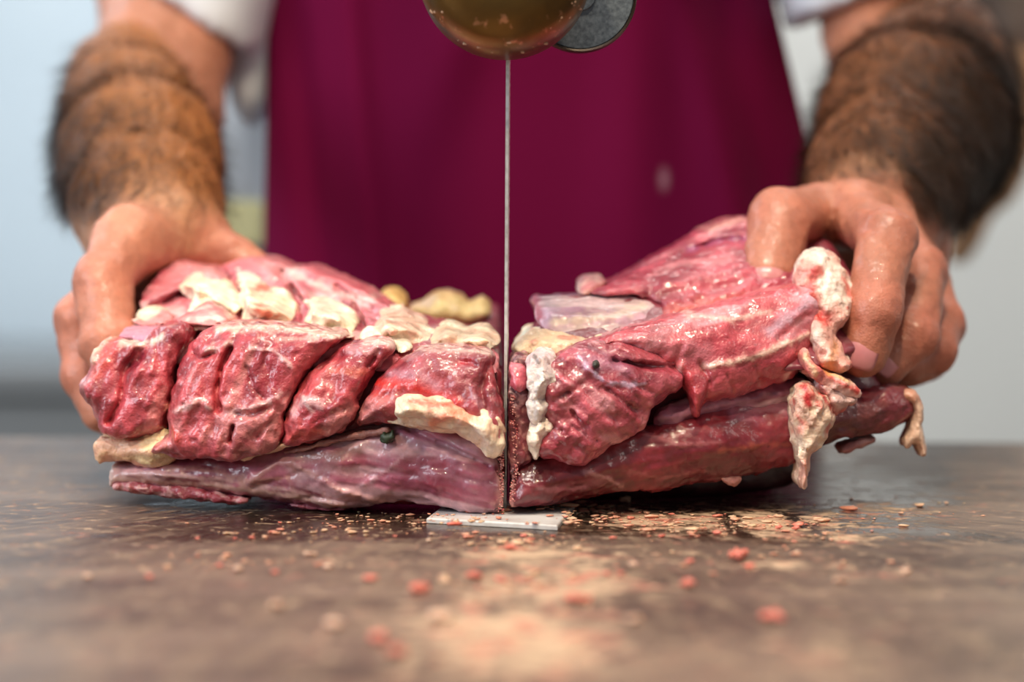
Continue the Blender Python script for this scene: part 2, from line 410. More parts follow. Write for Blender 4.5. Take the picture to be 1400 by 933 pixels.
    for k in (0, 4):
        for i in range(4): j = (i+1) % 4; mb.f.append((k+i, k+j, k+4+j, k+4+i))
    mb.build('slot_insert', M_PLAST, tbl)['label'] = 'white plastic insert'
build_table()

# ------------------------------------------------------------------ band saw
BX = W(692, 400, 0.0).x
saw = thing('band_saw', 'vertical steel saw blade with brown round guide and grey roller disc', 'saw', (BX, 0.0, 0.0))
def build_saw():
    # blade: thin strip, teeth towards the butcher
    mb = MB(); t = .00062; y0, y1 = -.0075, .0065; z0, z1 = -.012, .62; n = 150
    for k in range(n):
        za = z0+(z1-z0)*k/n; zb = z0+(z1-z0)*(k+1)/n; zt = zb
        i = len(mb.v)
        for x in (-t, t): mb.v += [(BX+x, y0, za), (BX+x, y0, zb), (BX+x, y1, za), (BX+x, y1, zb), (BX+x, y1+.0024, zt-.0003)]
        mb.f += [(i, i+2, i+3, i+1), (i+5, i+6, i+8, i+7), (i, i+1, i+6, i+5), (i+2, i+4, i+3), (i+7, i+8, i+9), (i+2, i+7, i+9, i+4), (i+3, i+4, i+9, i+8)]
    mb.v = [(BX+(p[0]-BX)+(p[1]+.0075)*.03, p[1], p[2]) for p in mb.v]
    b = mb.build('blade', M_BLADE, saw); b['label'] = 'bright steel blade'
    c = W(690, -42, -.030); r = .0338
    m, nt, bs = newmat('greasy_bronze'); L = nt.links; tc = nt.nodes.new('ShaderNodeTexCoord')
    n1 = N(nt, 'ShaderNodeTexNoise', Scale=45.0, Detail=5.0); L.new(tc.outputs['Object'], n1.inputs['Vector'])
    n2 = N(nt, 'ShaderNodeTexNoise', Scale=220.0, Detail=3.0); L.new(tc.outputs['Object'], n2.inputs['Vector'])
    cc = mixc(nt, tuple(lin((112, 84, 40))), tuple(lin((84, 66, 36))), ramp(nt, n1.outputs[0], [(.35, 0.), (.65, 1.)]))
    cc = mixc(nt, cc, tuple(lin((190, 140, 112))), ramp(nt, n2.outputs[0], [(.62, 0.), (.72, .6)])); L.new(cc, bs.inputs['Base Color'])
    bs.inputs['Metallic'].default_value = .75; bs.inputs['Roughness'].default_value = .3
    g = MB().lathe([(0, -.026), (r*.35, -.0258), (r*.6, -.0245), (r*.78, -.0215), (r*.9, -.0165), (r*.965, -.010), (r, -.002), (r, .016), (r*.95, .018), (0, .018)], c, 'Y', 96).build('blade_guide', m, saw, True)
    g['label'] = 'brown greasy round blade guide'
    # pale tallow flecks on the guide rim
    mb = MB()
    for k in range(46):
        a = random.uniform(math.pi*.12, math.pi*.88); rr = r*random.uniform(.86, .985); s = random.uniform(.0004, .0011)
        t2 = (rr/r-.86)/.125; p = Vector((c.x+rr*math.cos(a), c.y-.0180+t2*.0105-.0002, c.z-rr*math.sin(a)))
        mb.box(p, (s*1.6, s, s), s*.3)
    f = mb.build('tallow_fleck', M_TALLOW, g); f['kind'] = 'stuff'
    rc = W(793, -5, .012); rd = .0228
    md = simple('roller_steel', (118, 128, 138), .42, .6, (700, (84, 92, 102), .35, .7), (500, .3, .0004))
    MB().lathe([(0, -.0052), (.006, -.0052), (.0065, -.004), (rd*.93, -.004), (rd*.95, -.0035), (rd*.95, .003), (0, .003)], rc, 'Y', 80).build('roller_disc', md, saw, True)
    MB().lathe([(rd*.95, -.0048), (rd*.985, -.0052), (rd, -.0042), (rd, .0035), (rd*.95, .0035)], rc, 'Y', 80).build('roller_rim', simple('rusty_rim', (40, 28, 22), .4, .5), saw, True)
    ms = simple('post_steel', (140, 140, 138), .3, .9)
    MB().box((BX+.012, .032, .43), (.03, .02, .44), .003).build('guide_post', ms, saw)
    MB().box((rc.x-.02, .025, rc.z+.012), (.075, .018, .03), .003).build('guide_bracket', M_DARK, saw)
    MB().box((c.x, .006, c.z+.045), (.035, .06, .03), .004).build('guide_bracket', M_DARK, saw)
    MB().box((.14, .03, .90), (.72, .12, .42), .03).build('wheel_housing', ms, saw)
    MB().box((.46, .03, .43), (.07, .09, .86), .008).build('frame_column', ms, saw)
build_saw()

# ------------------------------------------------------------------ meat
def plane_solver(pl):
    def conv(px, py, off=0.0):
        Y = 0.0
        for _ in range(8):
            p = W(px, py, Y); Y = float(pl(np.float32(p.x), np.float32(p.z)))-off
        return (p.x, p.z)
    return conv
def dense(poly, it=2):               # round the corners of an outline (Chaikin)
    for _ in range(it):
        q = []
        for i in range(len(poly)):
            a, b = poly[i], poly[(i+1) % len(poly)]
            q += [(a[0]*.78+b[0]*.22, a[1]*.78+b[1]*.22), (a[0]*.22+b[0]*.78, a[1]*.22+b[1]*.78)]
        poly = q
    return poly
def pxm(w): return w/3450.0           # pixels near the meat in metres
def slab(name, parent, mat, pl, poly, off=0.0, Tk=.006, R=.012, back=.03, lumps=(.0012, 120), edge=(.0008, 300), fib=None, rough=.0003,
         cols=((185, 70, 78), (160, 50, 60)), third=None, strokes=(), grooves=(), lean=0.0, h=.0008, soft=False, fat=None, label=None, it=1, backT=0.0, sm=1, seed=None):
    seed = seed if seed is not None else (hash_name(name)+len(poly)*3+int(poly[0][0])) % 97
    cv = plane_solver(pl); P2 = dense([cv(px, py, off) for px, py in poly], it)
    P2 = P2[::-1]
    grv = [([cv(*p, off) for p in pts], pxm(w), d) for pts, w, d in grooves]
    stk = [([cv(*p, off) for p in pts], pxm(w), lin(c), a, rel) for pts, w, c, a, rel in strokes]
    xs = [p[0] for p in P2]; zs = [p[1] for p in P2]
    norm = 1.0/math.sqrt(1+lean*lean)
    if fib: ca, sa = math.cos(math.radians(fib[0])), math.sin(math.radians(fib[0]))
    def fibc(P): return np.stack([(P[:, 0]*ca+P[:, 2]*sa)*fib[2], P[:, 1]*.6, -P[:, 0]*sa+P[:, 2]*ca], 1)
    def f(P):
        x, y, z = P[:, 0], P[:, 1], P[:, 2]
        d2 = poly2d(x, z, P2) + edge[0]*fbm(P, edge[1], 2, seed+1)
        t = np.clip(-d2/R, 0, 1); pr = t*t*(3-2*t) if soft else np.sqrt(1-(1-t)**2)
        front = pl(x, z) - off - Tk*pr
        front = front - lumps[0]*fbm(P, lumps[1], 2, seed) - rough*fbm(P, 620, 2, seed+5)
        if fib: front = front - fib[1]*fbm(fibc(P), 420, 2, seed+9)
        for pts, w, dep in grv:
            d = line2d(x, z, pts) + .0006*vn(P, 260, seed+3); front = front + dep*np.exp(-(d/w)**2)
        for pts, w, c, a, rel in stk:
            if rel: d = line2d(x, z, pts); front = front - rel*np.exp(-(d/w)**2)
        bk = pl(x, z)*0 + pl(x, z) + back - backT*(1-pr)
        return np.maximum(np.maximum(d2, (front-y)*norm), (y-bk)*norm)
    zz = np.array(zs, np.float32); xx = np.array(xs, np.float32); yy = pl(xx, zz)
    X, Z = np.meshgrid(np.linspace(min(xs), max(xs), 12), np.linspace(min(zs), max(zs), 12)); yy = pl(X.ravel().astype(np.float32), Z.ravel().astype(np.float32))
    lo = (min(xs)-.005, yy.min()-off-Tk-.008, min(zs)-.005); hi = (max(xs)+.005, yy.max()+back+.006, max(zs)+.005)
    vs, F = nets(f, lo, hi, h, sm)
    vs[:, 2] = np.maximum(vs[:, 2], .0008)
    col = paint(vs, cols, third, fib, fibc if fib else None, stk, fat, seed)
    o = mesh_np(name, vs, F, col, mat, parent)
    if label: o['label'] = label
    return o
def hash_name(n): return sum(ord(c)*(i+3) for i, c in enumerate(n))
def paint(vs, cols, third, fib, fibc, stk, fat, seed):
    a, b = lin(cols[0]), lin(cols[1]); n = sst(-.35, .35, fbm(vs, 70, 3, seed+20))[:, None]; c = a*(1-n)+b*n
    if third is not None:
        tc, s, th, am = third; n = (am*sst(th, th+.35, fbm(fibc(vs) if fibc else vs, s, 3, seed+31)))[:, None]; c = c*(1-n)+lin(tc)*n
    if fib: n = fbm(fibc(vs), 420, 2, seed+9)[:, None]; c = c*(1+.28*n)
    n = fbm(vs, 380, 2, seed+41)[:, None]; c = c*(1+.14*n)
    if fat: fc, s, th, am = fat; n = (am*sst(th, th+.12, fbm(vs*np.array([1, 1, 1.6]), s, 4, seed+51)))[:, None]; c = c*(1-n)+lin(fc)*n
    for pts, w, cc, al, rel in stk:
        d = line2d(vs[:, 0], vs[:, 2], pts)*(1+.45*fbm(vs, 240, 2, seed+61)) + .0009*fbm(vs, 500, 2, seed+66)
        m = (al*np.exp(-(np.maximum(d, 0)/w)**2*1.2))[:, None]; c = c*(1-m)+cc*m
    return np.clip(c, 0.002, .95)
CREAM = (244, 226, 196); WHITE = (240, 226, 216); BLOOD = (196, 34, 30); SILV = (206, 176, 178); DEEP = (92, 24, 38)
# ---- left cut
def LP(x, z): return -.022 - .24*x + .30*np.maximum(z-.045, 0) + 0*z
def LT(x, z): return .006 - .24*x + 2.6*(z-.0685+.02*x)       # the top of the cut leans away
meatL = thing('meat_cut', 'left half of the sawn pink meat with deep slashes and a row of fat knobs', 'meat', (-.085, .05, 0))
RED = ((208, 92, 92), (182, 62, 70))
def L(*a, **k): return slab(a[0], meatL, a[1], LP, a[2], **k)
# the bulk behind everything
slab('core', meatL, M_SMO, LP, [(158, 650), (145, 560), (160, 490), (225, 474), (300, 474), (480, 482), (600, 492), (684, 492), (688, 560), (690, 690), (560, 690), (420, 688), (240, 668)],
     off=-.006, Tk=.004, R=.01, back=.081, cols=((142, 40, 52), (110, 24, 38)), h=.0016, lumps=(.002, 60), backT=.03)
slab('upper_core', meatL, M_SMO, LT, [(196, 450), (190, 410), (215, 375), (245, 350), (268, 362), (300, 366), (330, 352), (370, 352), (398, 368), (425, 362), (460, 378), (500, 396), (535, 422), (585, 440), (640, 450), (682, 480), (680, 520), (400, 500), (200, 500)],
     off=-.004, Tk=.004, R=.006, back=.05, lean=2.6, cols=((206, 120, 128), (176, 78, 90)), third=((222, 190, 186), 90, .1, .6), h=.0011, lumps=(.003, 110), rough=.0006, seed=3, label='pink top muscle', fib=(-38, .0006, .12),
     grooves=[([(310, 385), (326, 412), (328, 440)], 4, .012), ([(398, 392), (408, 440)], 4, .010), ([(484, 418), (496, 448)], 5, .012), ([(300, 366), (326, 398)], 4, .010), ([(385, 372), (412, 412)], 4, .009), ([(205, 425), (240, 405), (256, 402)], 7, .014), ([(460, 392), (510, 425)], 4, .006)],
     strokes=[([(330, 355), (375, 372), (420, 400)], 6, (214, 120, 126), .8, .004), ([(345, 352), (420, 368), (500, 400), (545, 425)], 7, (206, 110, 116), .8, .005),
              ([(205, 420), (240, 400), (262, 400)], 8, (150, 52, 72), .8, 0), ([(320, 375), (335, 400)], 6, (160, 60, 80), .8, 0), ([(380, 385), (412, 425)], 6, (168, 62, 78), .8, -.003),
              ([(470, 415), (492, 445)], 7, (130, 40, 58), .9, -.004), ([(240, 358), (290, 366), (316, 392)], 6, (214, 130, 134), .8, .005), ([(400, 372), (455, 400), (510, 410)], 5, (226, 198, 190), .7, 0)])
L('lower_muscle', M_SMO, [(150, 634), (200, 626), (300, 620), (380, 606), (450, 592), (540, 578), (610, 574), (664, 596), (686, 640), (688, 702), (650, 702), (590, 690), (540, 684), (490, 694), (440, 697), (400, 688), (330, 678), (240, 668), (160, 660), (151, 668)],
  off=-.001, Tk=.010, R=.013, back=.07, fib=(-8, .0006, .14), lumps=(.0016, 70), cols=((166, 92, 112), (136, 58, 76)), third=((200, 158, 164), 130, -.05, .8), seed=11, label='dark lower muscle with silverskin',
  strokes=[([(152, 640), (156, 668)], 12, (226, 196, 184), .9, .001), ([(160, 652), (220, 656), (300, 662), (400, 676), (470, 690)], 6, (206, 166, 152), .8, .0010), ([(160, 645), (220, 646), (300, 652), (400, 668), (470, 688)], 4, (206, 160, 158), .8, .0008),
           ([(230, 636), (300, 642), (345, 655), (395, 650)], 4, (196, 140, 128), .7, .0006), ([(345, 655), (380, 630), (400, 628), (470, 668), (540, 690), (600, 694)], 4.5, (204, 152, 148), .8, .0014),
           ([(360, 622), (420, 626), (470, 640)], 10, (154, 96, 104), .6, 0), ([(410, 618), (450, 622), (490, 612)], 10, (138, 98, 88), .7, 0), ([(420, 655), (500, 650), (560, 655)], 8, (124, 50, 74), .6, 0),
           ([(470, 672), (500, 660), (530, 640), (560, 615)], 2.5, (190, 146, 156), .7, .0004), ([(590, 640), (640, 655), (680, 662)], 3, (180, 120, 136), .6, .0003), ([(520, 605), (570, 602), (620, 625)], 5, (168, 112, 134), .6, .0005),
           ([(684, 600), (687, 700)], 5, (224, 170, 160), .8, .0008), ([(550, 590), (600, 600), (660, 620)], 6, (176, 112, 140), .6, .001)],
  grooves=[([(560, 586), (610, 606), (668, 636)], 4, .003), ([(350, 664), (420, 640), (440, 650)], 3, .0012), ([(380, 690), (430, 676), (520, 690)], 3, .0015)])
L('bone_rim', M_FAT, [(153, 656), (200, 656), (260, 664), (318, 676), (346, 684), (318, 692), (300, 688), (250, 683), (200, 676), (156, 672)], off=.002, Tk=.005, R=.004, back=.05, rough=.0009,
  lumps=(.001, 200), cols=((206, 116, 124), (168, 70, 82)), third=((226, 178, 176), 400, .0, .7), label='ragged pink bone edge')
L('bone_rim', M_FAT, [(396, 688), (450, 690), (480, 694), (470, 702), (430, 700), (400, 694)], off=.001, Tk=.003, R=.004, back=.03, rough=.0008, cols=((196, 120, 130), (160, 80, 96)))
L('fat_flap', M_FAT, [(132, 598), (150, 600), (190, 596), (225, 586), (258, 604), (246, 622), (225, 636), (205, 642), (180, 634), (150, 629), (134, 630), (129, 612)], off=.006, Tk=.007, R=.008, back=.03, edge=(.0012, 260),
  fib=(-5, .0005, .2), cols=((240, 206, 160), (226, 178, 136)), third=((232, 176, 150), 120, .1, .8), label='yellowish fat flap', grooves=[([(150, 618), (190, 606), (240, 600)], 2.5, .0012)])
L('fat_strip', M_FAT, [(322, 628), (345, 620), (375, 606), (402, 598), (404, 608), (380, 616), (350, 624), (334, 634)], off=.011, Tk=.003, R=.004, back=.02, cols=((238, 196, 168), (226, 160, 136)))
L('fat_strip', M_FAT, [(384, 618), (430, 606), (480, 592), (530, 584), (534, 592), (490, 600), (440, 612), (390, 622)], off=.008, Tk=.002, R=.004, back=.02, cols=((190, 140, 128), (160, 108, 104)))
# the four slashed lobes
g = dict(fib=None, lumps=(.0017, 120), rough=.0005, edge=(.0010, 260), third=((224, 146, 144), 120, .2, .55))
L('muscle_lobe', M_MUS, [(126, 478), (150, 462), (186, 470), (200, 464), (214, 446), (246, 441), (260, 452), (250, 475), (236, 508), (233, 540), (226, 566), (224, 590), (192, 600), (158, 600), (138, 590), (131, 566), (112, 540), (108, 524), (122, 508)],
  off=.009, Tk=.008, R=.008, back=.020, cols=((184, 70, 80), (146, 40, 52)), seed=21, label='leftmost slashed muscle lobe', **{**g, 'fib': (70, .0007, .22)},
  strokes=[([(128, 492), (134, 474), (146, 464)], 6, (244, 206, 180), .9, .001), ([(168, 466), (196, 470), (222, 462)], 5, (238, 204, 190), .9, .001), ([(156, 462), (150, 490), (136, 510)], 10, (222, 92, 82), .7, 0),
           ([(180, 500), (196, 486)], 7, (120, 34, 52), .9, -.003), ([(228, 555), (236, 575), (228, 600)], 3, (226, 160, 140), .8, .001)],
  grooves=[([(190, 478), (172, 508), (168, 545), (152, 575)], 4, .005), ([(205, 470), (190, 492)], 6, .004), ([(215, 455), (222, 500)], 5, .002)])
L('muscle_lobe', M_MUS, [(292, 447), (330, 441), (400, 446), (440, 452), (474, 459), (446, 480), (424, 502), (406, 530), (390, 562), (386, 600), (372, 618), (345, 624), (318, 630), (290, 628), (250, 628), (204, 618), (214, 606), (236, 592), (229, 575), (231, 548), (243, 510), (252, 482), (266, 462)],
  off=.012, Tk=.009, R=.009, back=.020, cols=((190, 78, 86), (154, 46, 58)), seed=22, label='widest slashed muscle lobe', **{**g, 'fib': (66, .0007, .22)},
  strokes=[([(285, 478), (320, 468)], 3, (240, 196, 190), .8, .0006), ([(345, 474), (380, 478), (402, 500)], 2.5, (236, 184, 182), .7, .0006), ([(245, 560), (280, 545), (290, 556)], 4, (236, 186, 184), .8, .0008),
           ([(320, 562), (370, 548), (390, 536)], 3, (234, 184, 184), .8, .0006), ([(240, 585), (245, 600)], 5, (220, 70, 62), .7, .002), ([(360, 600), (300, 612)], 8, (176, 60, 78), .5, 0), ([(330, 560), (322, 590), (342, 600)], 4, (120, 34, 54), .5, 0),
           ([(300, 448), (380, 446), (474, 460)], 5, (230, 204, 188), .8, 0), ([(380, 462), (440, 462)], 3, (226, 170, 160), .6, 0)],
  grooves=[([(318, 476), (304, 505), (298, 538), (302, 556)], 4, .006), ([(262, 478), (276, 490), (296, 482)], 4, .003), ([(302, 560), (340, 566), (372, 556)], 5, .002), ([(322, 580), (318, 600)], 3, .004),
           ([(340, 500), (350, 530), (364, 545)], 3, .0015), ([(365, 486), (372, 520)], 3, .0012), ([(355, 595), (372, 575)], 3, .003)])
L('muscle_lobe', M_MUS, [(478, 470), (506, 463), (536, 466), (540, 478), (524, 494), (506, 514), (490, 545), (486, 572), (470, 590), (430, 604), (392, 612), (386, 600), (390, 570), (402, 540), (420, 512), (450, 488)],
  off=.010, Tk=.009, R=.009, back=.020, cols=((188, 78, 84), (156, 50, 62)), seed=23, label='slashed muscle lobe with white marbling', **{**g, 'fib': (54, .0006, .22)},
  strokes=[([(400, 560), (420, 545), (440, 552)], 6, (232, 180, 184), .8, .0008), ([(415, 540), (430, 560)], 3, (236, 190, 190), .8, .0006), ([(500, 465), (540, 468)], 6, (226, 196, 186), .85, 0), ([(480, 476), (520, 480)], 6, (212, 150, 156), .6, 0),
           ([(450, 505), (500, 508)], 5, (226, 120, 96), .5, 0), ([(400, 595), (440, 588)], 6, (206, 78, 70), .6, 0)], grooves=[([(520, 480), (505, 500)], 4, .002), ([(430, 575), (470, 560)], 4, .001)])
L('muscle_lobe', M_MUS, [(572, 478), (600, 474), (660, 476), (676, 484), (672, 506), (682, 540), (689, 570), (688, 610), (660, 596), (610, 582), (560, 580), (520, 580), (484, 582), (494, 556), (516, 520), (545, 494)],
  off=.008, Tk=.009, R=.010, back=.020, cols=((172, 70, 78), (132, 42, 54)), seed=24, label='slashed muscle lobe beside the blade', **{**g, 'rough': .0004, 'fib': (35, .0004, .22)},
  strokes=[([(515, 522), (550, 524), (590, 534), (625, 544)], 8, (200, 40, 34), .85, .0006), ([(536, 512), (575, 506), (600, 528)], 8, (196, 134, 150), .7, 0), ([(632, 494), (644, 492)], 4, (196, 30, 46), .9, -.001),
           ([(650, 540), (668, 566), (680, 600)], 4, (190, 140, 156), .7, 0), ([(575, 478), (600, 475), (676, 482)], 4, (228, 196, 184), .8, 0), ([(590, 490), (640, 520)], 22, (176, 92, 100), .5, 0), ([(510, 545), (540, 520)], 7, (214, 70, 66), .6, 0)],
  grooves=[([(668, 500), (658, 530), (664, 560)], 5, .004), ([(626, 492), (650, 498)], 3, .002), ([(500, 560), (530, 540)], 4, .0015)])
L('bloody_fat', M_FAT, [(528, 552), (536, 534), (556, 526), (584, 532), (616, 536), (638, 544), (654, 560), (678, 564), (689, 586), (687, 622), (672, 630), (652, 606), (630, 594), (600, 592), (560, 584), (532, 580), (525, 566)],
  off=.0135, Tk=.012, R=.009, back=.025, soft=True, edge=(.0013, 240), lumps=(.0024, 220), rough=.0006, cols=((246, 222, 196), (236, 196, 168)), seed=31, label='blood-streaked fat',
  strokes=[([(560, 546), (600, 552), (625, 550)], 5, (214, 66, 46), .8, 0), ([(592, 578), (620, 560), (640, 566)], 8, (232, 130, 100), .75, 0), ([(532, 538), (560, 530)], 5, (206, 50, 36), .7, 0), ([(545, 565), (560, 556)], 5, (250, 232, 206), .8, .002), ([(650, 580), (676, 610)], 7, (246, 232, 214), .7, .001)])
# fat knobs
def K(poly, **k):
    a = dict(off=.002, Tk=.034, R=.0105, back=.02, lean=2.6, lumps=(.006, 120), edge=(.0010, 200), rough=.0010, soft=True, fib=(-35, .0006, .3), cols=((246, 232, 206), (240, 214, 184)), third=((232, 180, 164), 110, .3, .6), h=.0009); a.update(k)
    return slab('fat_knob', meatL, M_FAT, LT, poly, **a)
K([(246, 386), (268, 371), (296, 374), (318, 394), (328, 418), (318, 434), (300, 430), (282, 420), (264, 434), (252, 428), (258, 410), (244, 400)], label='largest fat knob', Tk=.044, R=.014)
K([(318, 362), (345, 372), (372, 392), (392, 396), (404, 416), (404, 438), (380, 446), (350, 446), (328, 440), (330, 424), (322, 412), (330, 398), (318, 380)], label='fat knob with two blood spots',
  strokes=[([(356, 392), (366, 394)], 8, (222, 92, 66), .95, 0), ([(362, 418), (374, 430)], 8, (226, 112, 84), .9, 0), ([(322, 366), (345, 378)], 8, (226, 196, 188), .7, 0)])
K([(412, 410), (430, 404), (462, 412), (482, 424), (490, 446), (478, 456), (440, 450), (410, 444), (420, 430)])
K([(508, 424), (540, 418), (570, 430), (590, 446), (598, 462), (580, 474), (560, 470), (540, 476), (500, 462), (492, 458), (514, 444)], cols=((246, 218, 190), (230, 178, 152)))
K([(590, 458), (606, 440), (620, 440), (640, 452), (664, 442), (680, 458), (684, 472), (668, 480), (630, 478), (600, 476), (580, 480), (586, 466)], cols=((246, 222, 190), (232, 188, 156)), Tk=.030)
K([(500, 446), (530, 446), (556, 462), (566, 474), (552, 482), (520, 474), (486, 466)], off=.008, Tk=.020, cols=((250, 236, 212), (238, 218, 190)))
K([(184, 426), (202, 416), (224, 424), (240, 436), (214, 446), (186, 446), (180, 436)], off=.004, Tk=.010, cols=((240, 224, 196), (214, 130, 130)), label='pink and cream fat scrap')
K([(236, 444), (262, 436), (300, 436), (340, 444), (400, 446), (480, 456), (484, 464), (440, 460), (380, 452), (330, 450), (280, 456), (250, 450)], off=.010, Tk=.005, R=.0022, cols=((238, 214, 186), (222, 190, 178)), lumps=(.001, 200), label='creamy fat edge')
slab('pink_scrap', meatL, M_MUS, LT, [(238, 440), (262, 424), (286, 410), (304, 424), (318, 440), (300, 446), (262, 446)], off=.020, Tk=.006, R=.006, back=.02, lean=2.6, cols=((216, 140, 138), (196, 106, 112)), third=((238, 206, 196), 200, .0, .7), h=.0009)
slab('pink_scrap', meatL, M_SMO, LT, [(162, 462), (168, 450), (196, 446), (230, 446), (222, 462), (196, 468)], off=.008, Tk=.006, R=.007, back=.03, lean=2.6, cols=((196, 130, 152), (214, 170, 178)), h=.0009)
# ribs and fat on the far side of the cut
def FB(x, z): return .125 + .9*(z-.06) + 0*x
slab('far_muscle', meatL, M_SMO, FB, [(420, 520), (430, 420), (520, 412), (600, 432), (650, 424), (684, 414), (686, 470), (686, 600), (430, 600)], off=.0, Tk=.01, R=.012, back=.03, h=.0016, cols=((150, 70, 84), (120, 42, 58)), label='far side muscle')
slab('far_muscle', meatL, M_SMO, lambda x, z: .05+0*x+.4*(z-.05), [(520, 620), (520, 470), (640, 470), (684, 452), (687, 500), (687, 640)], off=0, Tk=.008, R=.012, back=.08, h=.0018, cols=((140, 66, 78), (118, 44, 58)))
slab('far_fat_knob', meatL, M_FAT, FB, [(512, 410), (524, 396), (540, 394), (554, 408), (556, 424), (530, 424)], off=.004, Tk=.012, R=.012, back=.02, h=.0012, cols=((220, 184, 116), (200, 156, 96)))
slab('far_fat_knob', meatL, M_FAT, FB, [(556, 420), (580, 412), (592, 400), (612, 398), (632, 404), (638, 416), (658, 405), (668, 412), (676, 430), (660, 440), (620, 444), (580, 438)], off=.006, Tk=.012, R=.012, back=.02, h=.0012, cols=((222, 190, 128), (206, 160, 110)), third=((206, 180, 176), 80, .0, .5), label='far yellowish fat ridge')
# herb fleck on the meat
L('herb_fleck', simple('dark_herb', (40, 52, 34), .5), [(518, 596), (524, 592), (530, 594), (537, 590), (538, 600), (532, 608), (522, 606)], off=.012, Tk=.0015, R=.002, back=.006, h=.0005, edge=(.0008, 900), label='dark green herb fleck')

# ---- right cut
def RP(x, z): return -.022 + .30*x + .25*np.maximum(z-.05, 0)
def RT(x, z): return .012 + .30*x + 1.8*(z-.068-.16*x)
meatR = thing('meat_cut', 'right half of the sawn meat, its end lifted off the table by a hand', 'meat', (.095, .06, 0))
def Rr(*a, **k): return slab(a[0], meatR, a[1], RP, a[2], **k)
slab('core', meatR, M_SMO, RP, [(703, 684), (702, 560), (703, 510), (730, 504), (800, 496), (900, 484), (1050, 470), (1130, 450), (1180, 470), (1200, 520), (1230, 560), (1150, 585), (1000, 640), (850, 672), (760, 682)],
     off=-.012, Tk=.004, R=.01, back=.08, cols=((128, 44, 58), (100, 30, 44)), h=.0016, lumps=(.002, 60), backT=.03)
Rr('lower_muscle', M_SMO, [(697, 691), (698, 668), (708, 640), (740, 622), (800, 606), (860, 592), (920, 572), (1000, 556), (1090, 540), (1130, 540), (1124, 610), (1090, 632), (1040, 648), (1000, 656), (960, 660), (900, 674), (870, 670), (820, 676), (760, 690), (712, 694)],
   off=-.001, Tk=.012, R=.020, back=.06, fib=(12, .0005, .12), lumps=(.0016, 60), cols=((136, 42, 54), (106, 26, 38)), third=((168, 90, 98), 130, .2, .55), seed=41, label='dark red lower muscle',
   strokes=[([(800, 640), (830, 650), (850, 664)], 3, (186, 130, 132), .7, .0005), ([(705, 655), (760, 668), (800, 664)], 2.5, (176, 104, 112), .6, .0004), ([(880, 590), (930, 606), (980, 600)], 3, (178, 104, 110), .6, .0003), ([(860, 640), (900, 652), (960, 640)], 3, (176, 96, 100), .5, .0003),
            ([(1000, 560), (1060, 556), (1100, 560)], 9, (172, 116, 134), .6, 0), ([(1000, 568), (1040, 572)], 6, (150, 84, 108), .6, 0), ([(980, 614), (1040, 604), (1080, 606)], 3, (180, 90, 70), .5, 0), ([(699, 660), (698, 690)], 4, (224, 160, 150), .8, .0006)])
Rr('inner_muscle', M_SMO, [(892, 566), (930, 546), (980, 540), (1040, 526), (1092, 508), (1112, 530), (1110, 556), (1040, 560), (980, 566), (930, 582), (896, 592)], off=-.001, Tk=.007, R=.010, back=.03, fib=(8, .0004, .15), cols=((176, 116, 140), (140, 74, 96)), third=((216, 184, 190), 120, .1, .7), label='purple inner muscle strip')
slab('under_muscle', meatR, M_SMO, lambda x, z: .022+.30*x+0*z, [(702, 600), (702, 690), (800, 687), (880, 684), (960, 680), (1060, 672), (1100, 655), (1112, 610)], Tk=.004, R=.008, back=.06, h=.0018, cols=((70, 24, 32), (52, 16, 24)), backT=.01)  # added slab: the gap's shade as dark colour, blocking the apron's reflection
Rr('end_muscle', M_MUS, [(1110, 540), (1150, 545), (1185, 530), (1220, 526), (1250, 534), (1256, 556), (1246, 572), (1222, 588), (1190, 594), (1150, 600), (1118, 612), (1104, 600)],
   off=-.004, Tk=.010, R=.016, back=.05, fib=(10, .0006, .2), cols=((124, 42, 54), (92, 26, 38)), third=((150, 84, 84), 150, .1, .6), label='dark end muscle')
Rr('fat_scrap', M_FAT, [(1146, 612), (1170, 600), (1200, 596), (1196, 606), (1170, 616), (1150, 622)], off=-.006, Tk=.004, R=.005, back=.02, cols=((206, 168, 158), (170, 110, 110)))
Rr('fat_scrap', M_FAT, [(984, 652), (1010, 648), (1016, 656), (1004, 666), (996, 662), (990, 660)], off=.002, Tk=.003, R=.004, back=.02, cols=((200, 140, 132), (170, 90, 90)))
Rr('cut_face', M_MUS, [(696, 498), (706, 484), (722, 486), (730, 520), (728, 560), (738, 600), (730, 628), (712, 640), (697, 684)], off=.002, Tk=.003, R=.006, back=.04, rough=.001, cols=((128, 56, 66), (92, 36, 46)), third=((190, 130, 126), 500, .1, .7), label='rough sawn face')
Rr('bone_end', M_MUS, [(697, 500), (704, 496), (716, 498), (724, 512), (722, 530), (712, 540), (700, 532), (696, 514)], off=.006, Tk=.004, R=.006, back=.03, cols=((212, 108, 122), (186, 76, 92)), label='pink round end of the sawn bone')
